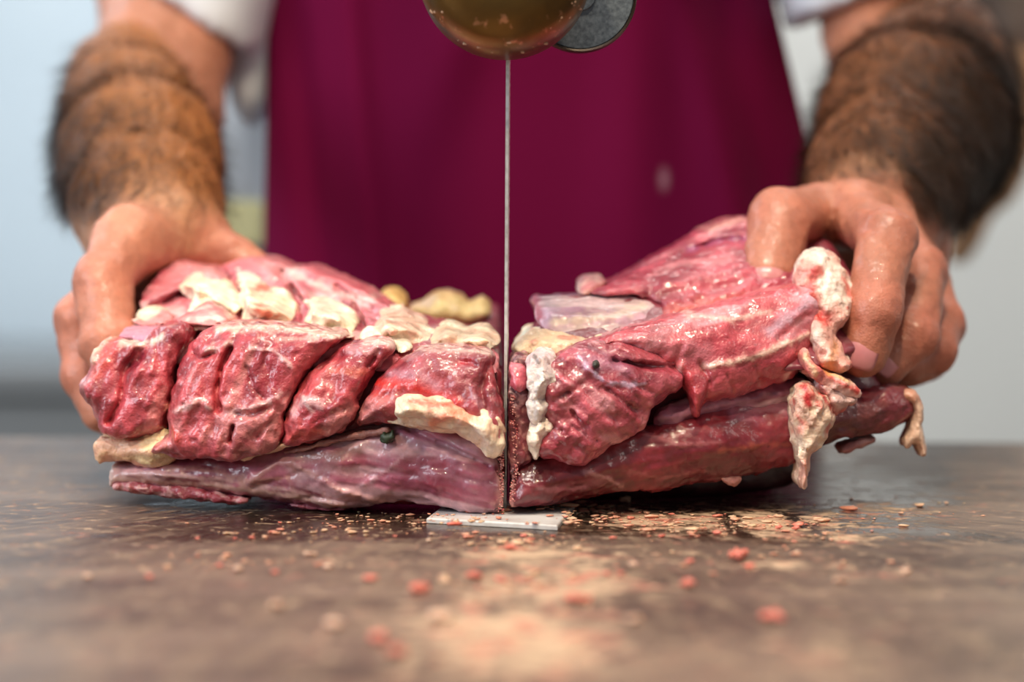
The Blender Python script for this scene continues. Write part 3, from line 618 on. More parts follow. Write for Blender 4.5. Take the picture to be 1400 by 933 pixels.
Rr('fibrous_flap', M_MUS, [(744, 500), (780, 476), (826, 462), (880, 476), (918, 494), (940, 510), (928, 534), (892, 556), (886, 580), (862, 600), (840, 606), (812, 628), (794, 640), (772, 634), (760, 628), (742, 628), (730, 618), (742, 590), (746, 556), (736, 530)],
   off=.009, Tk=.009, R=.016, back=.022, fib=(-38, .0009, .2), lumps=(.0018, 130), rough=.0006, cols=((182, 84, 98), (148, 54, 68)), third=((212, 148, 156), 160, .15, .6), seed=43, label='fibrous muscle flap',
   strokes=[([(790, 486), (812, 510), (830, 522), (880, 524)], 2.5, (204, 176, 206), .85, .0006), ([(800, 490), (850, 500)], 12, (186, 138, 166), .5, 0), ([(845, 474), (890, 486), (930, 494)], 9, (186, 86, 96), .6, .002), ([(890, 555), (880, 585), (850, 604), (815, 628)], 4, (196, 110, 112), .7, .0015),
            ([(850, 492), (900, 505)], 5, (140, 44, 62), .6, 0)],
   grooves=[([(840, 492), (885, 500), (925, 502)], 4, .004), ([(830, 530), (868, 560)], 3, .0018), ([(800, 535), (845, 575)], 3, .0015), ([(780, 560), (815, 600)], 3, .0018), ([(800, 520), (760, 545)], 4, .0015), ([(860, 520), (890, 535)], 3, .0018)])
Rr('long_flap', M_MUS, [(808, 470), (850, 452), (900, 440), (960, 424), (1040, 402), (1096, 388), (1128, 400), (1128, 450), (1106, 496), (1080, 520), (1040, 532), (1000, 546), (972, 548), (958, 556), (954, 572), (946, 566), (940, 540), (926, 508), (900, 496), (860, 478)],
   off=.006, Tk=.013, R=.022, back=.028, fib=(24, .0004, .15), lumps=(.0022, 90), cols=((194, 88, 98), (168, 62, 74)), third=((218, 156, 166), 90, .1, .65), seed=44, label='long pale pink flap with a pointed tongue',
   strokes=[([(930, 500), (946, 530), (952, 566)], 8, (196, 62, 70), .7, .003), ([(1050, 450), (1090, 420), (1116, 400)], 8, (214, 186, 206), .6, 0), ([(960, 500), (1010, 490), (1040, 480), (1100, 456)], 4, (240, 206, 190), .8, .001), ([(914, 512), (926, 506)], 6, (236, 212, 206), .9, .001),
            ([(940, 430), (1000, 436), (1050, 424)], 4, (236, 190, 180), .7, .0005), ([(900, 470), (960, 480)], 14, (214, 140, 152), .4, 0), ([(1000, 525), (1060, 512), (1092, 490)], 12, (168, 52, 62), .6, 0), ([(1072, 515), (1084, 500)], 4, (234, 186, 176), .8, .0008)],
   grooves=[([(956, 496), (968, 520), (962, 548)], 4, .003), ([(990, 510), (1000, 535)], 3, .0015), ([(930, 470), (920, 500)], 5, .002), ([(1030, 500), (1040, 525)], 3, .0015), ([(1100, 430), (1060, 462)], 5, .0018)])
Rr('white_fat', M_FAT, [(724, 488), (738, 480), (756, 484), (762, 502), (776, 520), (772, 530), (752, 534), (744, 548), (752, 560), (742, 572), (730, 580), (722, 560), (726, 530), (720, 508)],
   off=.0125, Tk=.0085, R=.008, back=.02, soft=True, edge=(.0016, 240), lumps=(.0022, 230), rough=.0010, cols=((232, 220, 214), (208, 184, 186)), label='white fat beside the saw cut', strokes=[([(730, 486), (738, 500)], 3, (90, 80, 84), .8, -.001), ([(770, 520), (756, 526)], 5, (244, 226, 212), .8, .001)])
Rr('white_fat', M_FAT, [(734, 570), (750, 564), (758, 574), (752, 590), (742, 606), (736, 630), (730, 632), (722, 612), (720, 596), (726, 580)], off=.012, Tk=.0095, R=.008, back=.02, soft=True, edge=(.0010, 260), lumps=(.0024, 260), rough=.0010, cols=((246, 228, 212), (232, 192, 174)))
def KR(name, mat, poly, **k):
    a = dict(off=.006, Tk=.008, R=.012, back=.04, lean=1.8, lumps=(.0018, 120), h=.0010); a.update(k); return slab(name, meatR, mat, RT, poly, **a)
KR('upper_core', M_SMO, [(704, 500), (712, 470), (740, 440), (732, 420), (760, 408), (830, 404), (880, 372), (940, 336), (1000, 306), (1060, 300), (1130, 320), (1180, 400), (1180, 500), (900, 520)], off=-.004, h=.0016, back=.05, cols=((150, 60, 76), (120, 40, 56)))
KR('knobbly_fat', M_FAT, [(700, 486), (704, 470), (722, 452), (740, 450), (770, 456), (806, 462), (840, 456), (850, 464), (820, 474), (786, 478), (756, 488), (730, 484)], off=.006, Tk=.012, R=.009, soft=True, edge=(.0015, 220), lumps=(.0024, 200), rough=.0009,
   cols=((250, 234, 208), (244, 212, 180)), third=((222, 120, 96), 160, .35, .7), label='knobbly cream fat on top')
KR('silverskin_muscle', M_SMO, [(728, 410), (742, 406), (780, 408), (840, 404), (896, 404), (908, 420), (896, 440), (860, 456), (820, 462), (776, 458), (742, 450), (732, 432)], off=.003, Tk=.013, R=.014, soft=True, edge=(.0010, 160), lumps=(.0012, 80), fib=(6, .0003, .15),
   cols=((196, 160, 178), (178, 134, 156)), third=((224, 200, 196), 110, .05, .6), label='lilac muscle under silverskin', strokes=[([(732, 412), (738, 436)], 8, (176, 82, 102), .9, 0), ([(760, 440), (830, 432), (880, 418)], 7, (234, 216, 192), .6, 0)])
KR('upper_muscle', M_MUS, [(796, 404), (830, 390), (868, 372), (900, 352), (936, 334), (968, 312), (1000, 298), (1040, 296), (1090, 310), (1110, 350), (1108, 392), (1060, 404), (1000, 420), (940, 434), (904, 442), (906, 418), (880, 404)], off=.004, Tk=.012, R=.020, back=.05,
   fib=(32, .0010, .25), lumps=(.0026, 80), rough=.0008, cols=((190, 82, 98), (152, 50, 68)), third=((214, 138, 146), 140, .2, .55), seed=52, label='upper muscle under the thumb',
   strokes=[([(940, 340), (1000, 324), (1020, 328)], 4, (166, 84, 130), .8, -.002), ([(968, 314), (1010, 300), (1040, 302)], 4, (232, 170, 160), .7, .002), ([(1050, 410), (1090, 396), (1108, 380)], 7, (206, 178, 206), .7, 0), ([(900, 430), (980, 412), (1040, 404)], 8, (220, 110, 100), .7, 0)],
   grooves=[([(930, 346), (985, 330), (1025, 330)], 4, .005), ([(870, 410), (940, 396), (1010, 388)], 5, .002), ([(820, 396), (880, 376)], 3, .0012)])
KR('fat_scrap', M_FAT, [(790, 396), (798, 378), (820, 378), (832, 386), (814, 400), (796, 406)], off=.0, Tk=.006, R=.007, cols=((222, 190, 176), (200, 120, 124)), label='fat scrap on the far edge')
KR('pale_ridge', M_FAT, [(904, 446), (940, 432), (1000, 418), (1060, 408), (1090, 398), (1080, 412), (1020, 426), (960, 440), (912, 452)], off=.012, Tk=.006, R=.004, cols=((236, 196, 180), (222, 130, 116)), third=((240, 220, 206), 200, .0, .7))
# bloody tallow hanging under the hand
def HP(x, z): return -.036 + .30*x + .7*np.maximum(z-.062, 0)
def H(name, poly, **k):
    a = dict(off=.0, Tk=.008, R=.009, back=.014, lumps=(.0024, 200), edge=(.0012, 260), rough=.0008, cols=((232, 208, 196), (218, 160, 148)), third=((206, 70, 62), 150, .35, .75)); a.update(k); return slab(name, meatR, M_FAT, HP, poly, **a)
H('bloody_tallow', [(1092, 356), (1112, 338), (1134, 342), (1154, 362), (1166, 390), (1168, 414), (1160, 440), (1142, 452), (1150, 478), (1168, 500), (1150, 512), (1128, 506), (1112, 486), (1104, 452), (1098, 420), (1088, 390)], label='bloody tallow hanging between the fingers',
  strokes=[([(1108, 372), (1104, 400), (1112, 412)], 9, (206, 80, 84), .8, 0), ([(1110, 430), (1128, 436)], 9, BLOOD, .9, -.001), ([(1150, 380), (1164, 410)], 4, (222, 84, 70), .8, 0), ([(1106, 400), (1112, 420)], 5, (214, 90, 76), .7, 0), ([(1140, 470), (1130, 500)], 7, (236, 160, 110), .7, 0), ([(1120, 350), (1140, 400)], 8, (246, 234, 226), .6, .0015)])
H('bloody_tallow', [(1094, 480), (1102, 476), (1112, 496), (1130, 506), (1156, 516), (1178, 536), (1176, 546), (1150, 544), (1134, 532), (1112, 520), (1098, 506)], off=.006, Tk=.005, R=.006,
  strokes=[([(1112, 492), (1140, 520), (1170, 534)], 4, (196, 36, 30), .85, .001), ([(1130, 508), (1160, 520)], 4, (246, 190, 120), .7, .001), ([(1100, 486), (1112, 512)], 4, (244, 214, 170), .7, 0)], cols=((236, 190, 180), (214, 120, 116)))
H('bloody_tallow', [(1112, 520), (1140, 528), (1170, 540), (1172, 552), (1150, 560), (1142, 572), (1130, 560)], off=.004, Tk=.005, R=.006, cols=((214, 176, 170), (196, 96, 90)))
H('hanging_fat', [(1086, 536), (1098, 524), (1116, 528), (1132, 544), (1142, 566), (1136, 586), (1132, 602), (1118, 612), (1108, 620), (1106, 632), (1103, 650), (1104, 662), (1097, 670), (1092, 662), (1096, 640), (1092, 628), (1088, 610), (1084, 580)], off=.007, Tk=.007, R=.008, lumps=(.0018, 300),
  cols=((230, 208, 186), (214, 170, 152)), label='dripping hanging fat strand', strokes=[([(1098, 530), (1104, 552)], 5, (190, 24, 36), .9, 0), ([(1120, 536), (1138, 562)], 4, (190, 28, 34), .85, 0), ([(1090, 590), (1096, 580)], 6, (206, 96, 88), .6, 0), ([(1100, 630), (1098, 664)], 4, (206, 130, 116), .6, 0)])
slab('hanging_fat', meatR, M_FAT, lambda x, z: .012+.1*x+0*z, [(1224, 540), (1240, 532), (1254, 536), (1262, 560), (1262, 590), (1268, 610), (1266, 626), (1256, 622), (1250, 604), (1238, 614), (1234, 604), (1246, 580), (1248, 556), (1234, 546)], Tk=.006, R=.007, back=.012, cols=((226, 190, 168), (206, 150, 128)), label='fat strand at the far right end')
Rr('herb_fleck', simple('dark_herb_leaf', (40, 44, 34), .5), [(810, 498), (816, 494), (819, 500), (814, 506)], off=.022, Tk=.0012, R=.002, back=.004, h=.0005, label='dark herb fleck')

# ------------------------------------------------------------------ the butcher
def V3(v): return np.array(v, np.float32)
def J(px, py, Y): return V3(W(px, py, Y))
person = thing('person', 'person in maroon apron and white t-shirt holding the meat with both bare hands', 'person', (0.01, .47, -.95))
ARMS = {
 'l': dict(upper=[V3((-.19, .49, .47)), J(226, -40, .42), J(226, 70, .38), J(240, 185, .325)], ur=[.052, .041, .036, .025],
           fore=[J(158, 108, .335), J(176, 160, .28), J(192, 220, .225), J(203, 285, .175), J(212, 325, .150)], fr=[.027, .034, .0385, .0335, .030],
           palm=[J(212, 325, .150)], mcp=[(178, 331, .105), (186, 343, .125), (196, 356, .145), (208, 370, .16)],
           fing=[[(178, 331, .105), (141, 385, .080), (150, 468, .066), (166, 520, .062)],
                 [(186, 343, .125), (113, 440, .092), (117, 512, .085), (142, 562, .078)],
                 [(196, 356, .145), (124, 452, .116), (130, 520, .108), (154, 572, .10)],
                 [(208, 370, .16), (140, 462, .138), (146, 520, .13), (166, 565, .122)]],
           frad=[[.0140, .0125, .0125, .0105], [.013, .0118, .0112, .0098], [.0125, .0112, .0105, .0092], [.0115, .0100, .0095, .0085]],
           thumb=[(222, 335, .150), (262, 338, .145), (312, 352, .140), (372, 388, .132)], trad=[.016, .0135, .0118, .0098],
           web=[((178, 331, .105), (262, 338, .145), .013)]),
 'r': dict(upper=[V3((.205, .49, .47)), J(1202, -40, .42), J(1206, 60, .39), J(1196, 130, .35)], ur=[.052, .041, .031, .023],
           fore=[J(1292, 62, .345), J(1272, 118, .30), J(1246, 175, .245), J(1212, 248, .19), J(1192, 290, .160)], fr=[.030, .0415, .0465, .037, .031],
           palm=[J(1192, 290, .160)], mcp=[(1166, 292, .108), (1206, 300, .125), (1236, 318, .142), (1258, 340, .158)],
           fing=[[(1166, 292, .108), (1212, 325, .050), (1196, 425, .022), (1178, 484, .022)],
                 [(1206, 300, .125), (1261, 372, .078), (1249, 455, .050), (1208, 502, .044)],
                 [(1236, 318, .142), (1284, 440, .098), (1272, 478, .080), (1240, 498, .070)],
                 [(1258, 340, .158), (1280, 440, .128), (1268, 488, .112), (1240, 505, .10)]],
           frad=[[.0130, .0122, .0116, .0102], [.0125, .0116, .0108, .0092], [.012, .0112, .0102, .009], [.011, .010, .0092, .008]],
           thumb=[(1150, 294, .145), (1108, 298, .112), (1068, 302, .078), (1052, 378, .060)], trad=[.015, .0138, .0142, .0118],
           web=[((1108, 300, .112), (1166, 292, .108), .012)])}
def arm_mesh(A):
    fing = [[J(*p) for p in f] for f in A['fing']]; th = [J(*p) for p in A['thumb']]; mcp = [J(*p) for p in A['mcp']]; wr = A['palm'][0]
    joints = []
    for f in fing+[th]:
        for i in (1, 2):
            ax = f[min(i+1, len(f)-1)]-f[i-1]; joints.append((f[i], ax/np.linalg.norm(ax), .0135))
    def f(P):
        out = np.empty(len(P), np.float32)
        a = chain(P, A['upper'], A['ur'], .01); fo = chain(P, A['fore'], A['fr'], .012); d = smin(a, fo, .022)
        pm = None
        for k, m in enumerate(mcp):
            e = rcone(P, wr, m, .021, A['frad'][k][0]); pm = e if pm is None else smin(pm, e, .010)
        for (p, q, r) in A['web']: pm = smin(pm, rcone(P, J(*p), J(*q), r, r), .012)
        for p, q in zip(mcp[:-1], mcp[1:]): pm = smin(pm, rcone(P, p, q, .011, .010), .006)
        base = smin(d, pm, .014)
        tot = base
        for k, fg in enumerate(fing):
            c = chain(P, fg, A['frad'][k], .0015)
            for j in (1, 2): c = smin(c, ell(P, fg[j], (A['frad'][k][j]*1.03,)*3), .002)
            tot = np.minimum(tot, smin(base, c, .007))
        c = chain(P, th, A['trad'], .002); tot = np.minimum(tot, smin(base, c, .010))
        tot = smin(tot, tot, .0001)
        tot = tot - .0014*fbm(P, 62, 2, 5) - .0004*fbm(P, 300, 2, 8)
        for q, ax, r in joints:
            v = P-q; s = v@ax; rr = (v*v).sum(1)
            tot = tot + .00042*np.cos(s*2*math.pi/.0026)*np.exp(-(s/.0048)**2)*np.exp(-rr/(r*r*1.6))
        return tot
    pts = np.array(A['upper'][1:]+A['fore']+mcp+sum(fing, [])+th)
    lo = pts.min(0)-.058; hi = pts.max(0)+.058; hi[2] = min(hi[2], .30); lo[2] = pts[:, 2].min()-.018; lo[1] = pts[:, 1].min()-.018
    vs, F = nets(f, lo, hi, .00135, 2, 2.5)
    # colour
    base = lin((200, 144, 108)); warm = lin((192, 120, 98)); tan = lin((166, 104, 56)) if A is ARMS['l'] else lin((140, 88, 56)); inner = lin((190, 128, 102))
    if A is ARMS['r']: base = base*.82; warm = warm*np.array([.82, .74, .76])
    fd = chain(vs, A['fore'], A['fr'], .01); ud = chain(vs, A['upper'], A['ur'], .01)
    tw = np.clip((vs[:, 1]-A['fore'][-1][1]+.032)/.022, 0, 1)*(1-sst(.006, .018, fd))*sst(-.004, .014, vs[:, 2]-float(W(200, 300, .14).z))
    c = base*np.ones((len(vs), 1)); hd = np.min([chain(vs, q, [.012]*len(q), .001) for q in fing+[th]], 0)
    m = (.75*sst(.02, .0, hd)*(1-tw))[:, None]; c = c*(1-m)+warm*m
    for q, ax, r in joints:
        m = (.5*np.exp(-((vs-q)**2).sum(1)/(.012**2)))[:, None]; c = c*(1-m)+lin((192, 98, 86))*m
    m = tw[:, None]; c = c*(1-m)+tan*m
    m = (sst(.0, -.006, ud-fd)*(ud < fd))[:, None]; c = c*(1-m)+inner*m
    n = fbm(vs, 55, 3, 9)[:, None]; c = c*(1+.14*n); n = fbm(vs, 160, 2, 12)[:, None]; c = c*(1+.08*n)
    return vs, F, np.clip(c, .01, .9)
parts = []
HAND = {}
for k in 'lr':
    vs, F, c = arm_mesh(ARMS[k]); parts.append((vs, F, c)); HAND[k] = (vs, F)
def body_f(P):
    c0 = .011
    d = ell(P, (c0, .485, .16), (.118, .085, .28)); d = smin(d, ell(P, (c0, .49, .36), (.17, .088, .16)), .05)
    d = smin(d, ell(P, (c0, .50, -.06), (.14, .095, .13)), .05)
    for s in (-1, 1):
        d = smin(d, rcone(P, (c0+s*.15, .49, .46), (c0+s*.19, .485, .40), .058, .045), .03)
        d = smin(d, rcone(P, (c0+s*.08, .50, -.10), (c0+s*.085, .495, -.50), .078, .052), .03)
        d = smin(d, rcone(P, (c0+s*.085, .495, -.50), (c0+s*.09, .515, -.87), .050, .036), .02)
        d = smin(d, rcone(P, (c0+s*.09, .52, -.90), (c0+s*.10, .38, -.915), .034, .027), .02)
    d = smin(d, rcone(P, (c0, .50, .50), (c0, .485, .64), .058, .052), .03)
    h = ell(P, (c0, .475, .72), (.076, .096, .118)); h = smin(h, ell(P, (c0, .425, .655), (.045, .045, .045)), .03)
    h = smin(h, rcone(P, (c0, .385, .73), (c0, .362, .695), .008, .013), .01)
    for s in (-1, 1):
        h = smin(h, ell(P, (c0+s*.078, .485, .715), (.010, .018, .030)), .006)
        h = np.maximum(h, -ell(P, (c0+s*.031, .375, .735), (.015, .012, .009)))
        h = np.minimum(h, ell(P, (c0+s*.031, .392, .734), (.011, .011, .011)))
    h = smin(h, rcone(P, (c0-.018, .386, .663), (c0+.018, .386, .663), .0065, .0065), .004)
    return smin(d, h, .02)
vs, F = nets(body_f, (-.28, .30, -.95), (.30, .62, .86), .0075, 1)
c = lin((196, 140, 108))*np.ones((len(vs), 1))*(1+.1*fbm(vs, 30, 2, 3)[:, None]); parts.append((vs, F, c))
o = 0; VV = []; FF = []; CC = []
for v, f_, c in parts: VV.append(v); FF.append(f_+o); CC.append(c); o += len(v)
mesh_np('body', np.concatenate(VV), np.concatenate(FF), np.concatenate(CC), M_SKIN, person)
# nails
def nail(C, tip, up, w, l, r, nm='fingernail'):
    C = Vector(C); t = Vector(tip).normalized(); n = Vector(up); n = (n-t*n.dot(t)).normalized(); s = t.cross(n)
    vs = []; fs = []; m = 10
    for i in range(m+1):
        a = -1+2*i/m
        for j in range(m+1):
            b = -1+2*j/m
            rr = (abs(a)**4+abs(b)**4)**.25; k = 1/rr*max(abs(a), abs(b)) if rr > 0 else 1
            x, y = a*k, b*k; th = x*w/2/r
            vs.append(C + n*(r*math.cos(th)-.0004*y*y*3) + s*(r*math.sin(th)) + t*(y*l/2))
    for i in range(m):
        for j in range(m): q = i*(m+1)+j; fs.append((q, q+m+1, q+m+2, q+1))
    v = np.array([tuple(p) for p in vs]); ob = mesh_np(nm, v, np.array(fs), None, M_NAIL, person)
    md = ob.modifiers.new('s', 'SOLIDIFY'); md.thickness = .0006; md.offset = 0
    return ob
A = ARMS['r']
def tipnail(f, r, w, l, up, fwd=.002):
    a, b = Vector(J(*f[2])), Vector(J(*f[3])); t = (b-a).normalized(); return nail(b+t*fwd, t, up, w, l, r)
tipnail(A['fing'][0], .0106, .0135, .0125, (-.12, -1, .1), .0)['label'] = 'index fingernail'
tipnail(A['fing'][1], .0098, .0125, .0115, (-.45, -1, -.1), .001)
tipnail(A['thumb'], .0112, .013, .009, (-.25, -1, -.6), .0045)
# clothes
M_SHIRT = simple('white_cotton', (232, 238, 250), .8, 0, None, (900, .3, .0003))
def shirt_f(P):
    c0 = .011
    d = ell(P, (c0, .485, .12), (.122, .090, .34)); d = smin(d, ell(P, (c0, .49, .36), (.182, .100, .165)), .05)
    for s, A in ((-1, ARMS['l']), (1, ARMS['r'])):
        e = rcone(P, V3((c0+s*.15, .49, .45)), J(236, 25, .396) if s < 0 else J(1205, 15, .402), .070, .054)
        p = V3(W(230, 0, .41)) if s < 0 else V3(W(1190, 0, .41)); q = V3(W(318, 60, .41)) if s < 0 else V3(W(1098, 30, .41))
        sl = (q[2]-p[2])/(q[0]-p[0]); pl = p[2]+sl*(P[:, 0]-p[0]) - P[:, 2]
        e = np.maximum(e, pl/math.sqrt(1+sl*sl)); d = smin(d, e, .012) 
    d = smin(d, ell(P, V3(W(344, 70, .425)), (.014, .03, .042)), .01)
    d = np.maximum(d, -ell(P, (c0, .46, .60), (.068, .085, .075)))
    return d - .0025*fbm(P, 26, 2, 4)
vs, F = nets(shirt_f, (-.30, .33, -.24), (.32, .64, .60), .0045, 1)
mesh_np('t_shirt', vs, F, None, M_SHIRT, person)['label'] = 'white t-shirt'
def trouser_f(P):
    c0 = .011; d = ell(P, (c0, .50, -.10), (.152, .106, .15))
    for s in (-1, 1): d = smin(d, rcone(P, (c0+s*.08, .50, -.12), (c0+s*.088, .505, -.86), .088, .055), .03)
    return np.maximum(d, P[:, 2]+.02) - .003*fbm(P, 20, 2, 4)
vs, F = nets(trouser_f, (-.25, .35, -.95), (.27, .66, .02), .009, 1)
mesh_np('trousers', vs, F, None, simple('dark_trousers', (40, 42, 52), .8), person)
def hair_f(P):
    c0 = .011; d = ell(P, (c0, .49, .745), (.084, .100, .112)); cut = np.maximum(-(P[:, 1]-.43), P[:, 2]-.78)
    return np.maximum(d, -np.maximum(.45-P[:, 1]+.6*(.775-P[:, 2]), .66-P[:, 2])*-1*-1 + 0) - .003*fbm(P, 90, 2, 2)
vs, F = nets(hair_f, (-.10, .36, .60), (.12, .62, .88), .006, 1)
if len(vs): mesh_np('hair', vs, F, None, simple('dark_hair', (34, 26, 22), .6), person)
m, nt, bs = newmat('maroon_cotton'); tcn = nt.nodes.new('ShaderNodeTexCoord')
n = N(nt, 'ShaderNodeTexNoise', Scale=1400.0, Detail=2.0); nt.links.new(tcn.outputs['Object'], n.inputs['Vector'])
nt.links.new(mixc(nt, tuple(lin((110, 3, 58))), tuple(lin((92, 1, 48))), n.outputs[0]), bs.inputs['Base Color'])
vd = nt.nodes.new('ShaderNodeVectorMath'); vd.operation = 'SUBTRACT'; nt.links.new(tcn.outputs['Object'], vd.inputs[0]); _c = W(908, 245, .352)-Vector((0.01, .47, -.95)); vd.inputs[1].default_value = _c
vs_ = nt.nodes.new('ShaderNodeVectorMath'); vs_.operation = 'MULTIPLY'; nt.links.new(vd.outputs[0], vs_.inputs[0]); vs_.inputs[1].default_value = (230, 0, 110)
vl = nt.nodes.new('ShaderNodeVectorMath'); vl.operation = 'LENGTH'; nt.links.new(vs_.outputs[0], vl.inputs[0])
nt.links.new(mixc(nt, bs.inputs['Base Color'].links[0].from_socket, tuple(lin((190, 150, 170))), ramp(nt, vl.outputs['Value'], [(.0, .55), (1., 0.)])), bs.inputs['Base Color'])
bs.inputs['Roughness'].default_value = .85; bs.inputs['Specular IOR Level'].default_value = .12; bs.inputs['Sheen Weight'].default_value = .0; bs.inputs['Sheen Tint'].default_value = (*lin((190, 60, 120)), 1)
M_APRON = m
def apron():
    nu, nv = 160, 170; z = np.linspace(.43, -.55, nv); u = np.linspace(0, 1, nu)
    xl = np.interp(z, [-.55, -.05, .06, .24, .30, .43], [-.19, -.150, W(356, 330, .385).x, W(362, 0, .385).x, -.13, -.085])
    xr = np.interp(z, [-.55, -.05, W(1100, 330, .385).z, W(1112, 200, .385).z, W(1066, 0, .385).z, .43], [.21, .185, W(1130, 330, .385).x, W(1114, 200, .385).x, W(1066, 0, .385).x, .10])
    U, Z = np.meshgrid(u, z, indexing='ij'); X = xl[None]+(xr-xl)[None]*U
    e = np.abs(U-.5)*2; Y = .352 + .050*e**3.2 + .012*np.clip(Z-.25, 0, 1)*4
    P = np.stack([X.ravel()*1.0, Y.ravel()*0, Z.ravel()*.18], 1)
    Y = Y + (.009*fbm(P, 16, 2, 3)).reshape(U.shape) + .007*np.exp(-((X+.115+.12*(Z-.15))/.010)**2) - .008*np.exp(-((X+.085+.10*(Z-.15))/.011)**2)
    Y = Y - .010*np.exp(-((X+.035-.25*(Z-.2))/.018)**2)*sst(.13, .25, Z) + .006*np.exp(-((X-.128+.25*(Z-.2))/.012)**2) - .004*np.exp(-((X-.105+.25*(Z-.2))/.012)**2)
    v = np.stack([X, Y, Z], -1).reshape(-1, 3); g = np.arange(nu*nv).reshape(nu, nv)
    F = np.stack([g[:-1, :-1], g[:-1, 1:], g[1:, 1:], g[1:, :-1]], -1).reshape(-1, 4)
    o = mesh_np('apron', v, F, None, M_APRON, person); o['label'] = 'maroon cotton apron'
    md = o.modifiers.new('s', 'SOLIDIFY'); md.thickness = .0012; md.offset = -1
    # neck strap
    mb = MB(); pts = []
    for k in range(41):
        a = math.pi*k/40; pts.append((.011-.075*math.cos(a), .378+.17*math.sin(a), .43+.135*math.sin(a)**.7))
    for i, p in enumerate(pts): mb.v += [(p[0], p[1], p[2]-.012), (p[0], p[1]-.001, p[2]+.012)]
    mb.f = [(2*i, 2*i+2, 2*i+3, 2*i+1) for i in range(40)]
    so = mb.build('apron_strap', M_APRON, o); md = so.modifiers.new('s', 'SOLIDIFY'); md.thickness = .002
    # whitish smudge on the cloth
    c = W(908, 245, .35)
    return o
apron()
# forearm hair
def arm_hair(k, n, A):
    vs, F = HAND[k]; e1 = vs[F[:, 1]]-vs[F[:, 0]]; e2 = vs[F[:, 2]]-vs[F[:, 0]]; nm = np.cross(e1, e2); nm /= np.linalg.norm(nm, axis=1)[:, None]+1e-9
    c = vs[F[:, 0]]; fd = chain(c, A['fore'], A['fr'], .01)
    wr = A['fore'][-1]; el = A['fore'][0]; ax = (wr-el)/np.linalg.norm(wr-el); t = (c-el)@ax/np.linalg.norm(wr-el)
    outer = 1.0 if k == 'r' else -1.0
    side = nm[:, 0]*outer*.5+ .5 - .25*nm[:, 2]
    w = ((fd < .012) & (t > -.15) & (t < 1.2)).astype(float)*(0.3+np.clip(side, 0, 1))*sst(1.2, .98, t)*(.04+.96*sst(-.05, .50, t+.12*fbm(c, 30, 2, 7)))
    ud = chain(c, A['upper'], A['ur'], .01); w *= sst(.112, .130, c[:, 1] + .008*fbm(c, 60, 2, 9))*sst(.0, .012, c[:, 2]-W(200, 308, .14).z); w *= np.where(ud < fd, .12, 1.0); pr = w/w.sum(); id_ = RNG.choice(len(c), n, p=pr)
    p = c[id_]+RNG.normal(0, .0004, (n, 3)); N_ = nm[id_]
    g = ax[None]*1.0 + np.array([outer*.55, 0, -.35])[None] + RNG.normal(0, .35, (n, 3)); g -= (g*N_).sum(1)[:, None]*N_; g /= np.linalg.norm(g, axis=1)[:, None]+1e-9
    ln = RNG.uniform(.008, .021, n)[:, None]; lift = RNG.uniform(.25, .75, n)[:, None]
    s = np.cross(g, N_); wd = .00011
    a = p-N_*.0005; b = p+(g*.5+N_*lift*.5)*ln; d = p+(g*1.0+N_*lift*.65)*ln
    V = np.stack([a-s*wd, a+s*wd, b+s*wd*.8, b-s*wd*.8, d+s*wd*.2, d-s*wd*.2], 1).reshape(-1, 3)
    q = np.arange(n)[:, None]*6; Fq = np.concatenate([q+np.array([[0, 1, 2, 3]]), q+np.array([[3, 2, 4, 5]])])
    o = mesh_np('forearm_hair', V, Fq, None, M_HAIR, person); o['kind'] = 'stuff'
M_HAIR = simple('dark_body_hair', (52, 33, 22), .5)
arm_hair('l', 11000, ARMS['l']); arm_hair('r', 32000, ARMS['r'])

# ------------------------------------------------------------------ behind the butcher
def lump(name, f, lo, hi, h, mat, parent):
    vs, F = nets(f, lo, hi, h, 1); return mesh_np(name, vs, F, None, mat, parent)
st = thing('bag_stand', 'blurred grey-white bag with pale yellow tag hanging between bare arm and apron', 'stand', (-.24, .66, -.95))
M_POST = simple('grey_post', (130, 132, 134), .5)
def hang(stand, px, x0, yy):
    MB().lathe([(0, -.95), (.10, -.95), (.10, -.935), (.012, -.925), (.009, -.90), (.009, .52), (0, .52)], (x0, yy, 0), 'Z', 24).build('pole', M_POST, stand, True)
ct = thing('steel_counter', 'blurred grey steel counter in the left background behind the hand', 'counter', (-1.35, 2.4, -.95))
M_CT = simple('brushed_counter', (138, 140, 142), .45, .5)
MB().box((-1.35, 2.4, -.10), (2.3, .6, .04), .004).build('worktop', M_CT, ct)
for cx in (-2.1, -1.35, -.6): MB().box((cx, 2.4, -.52), (.72, .54, .78), .004).build('door_panel', M_CT, ct)
c = W(338, 215, .62); c2 = W(331, 305, .61)
hang(st, 0, c.x, .66)
lump('bag', lambda P: ell(P, (c.x, c.y, c.z+.01), (.032, .016, .075)) - .004*fbm(P*np.array([1, 1, .3]), 60, 2, 3), (c.x-.06, .57, c.z-.11), (c.x+.06, .68, c.z+.12), .004, simple('grey_film', (184, 186, 188), .5), st)
MB().box(c2, (.030, .012, .030), .003).build('tag', simple('pale_yellow_card', (232, 220, 160), .6), st)
sc = W(1372, 215, .82)
st2 = thing('hanging_sack', 'blurred tan sack hanging behind the hairy right-hand forearm', 'sack', (sc.x, .84, sc.z))
MB().lathe([(0, .20), (.004, .20), (.004, 1.85), (0, 1.85)], (sc.x+.01, .84, 0), 'Z', 12).build('hanging_rod', M_POST, st2, True)
a1, a2, a3 = V3(W(1392, 120, .82)), V3(W(1352, 250, .82)), V3(W(1310, 345, .82))
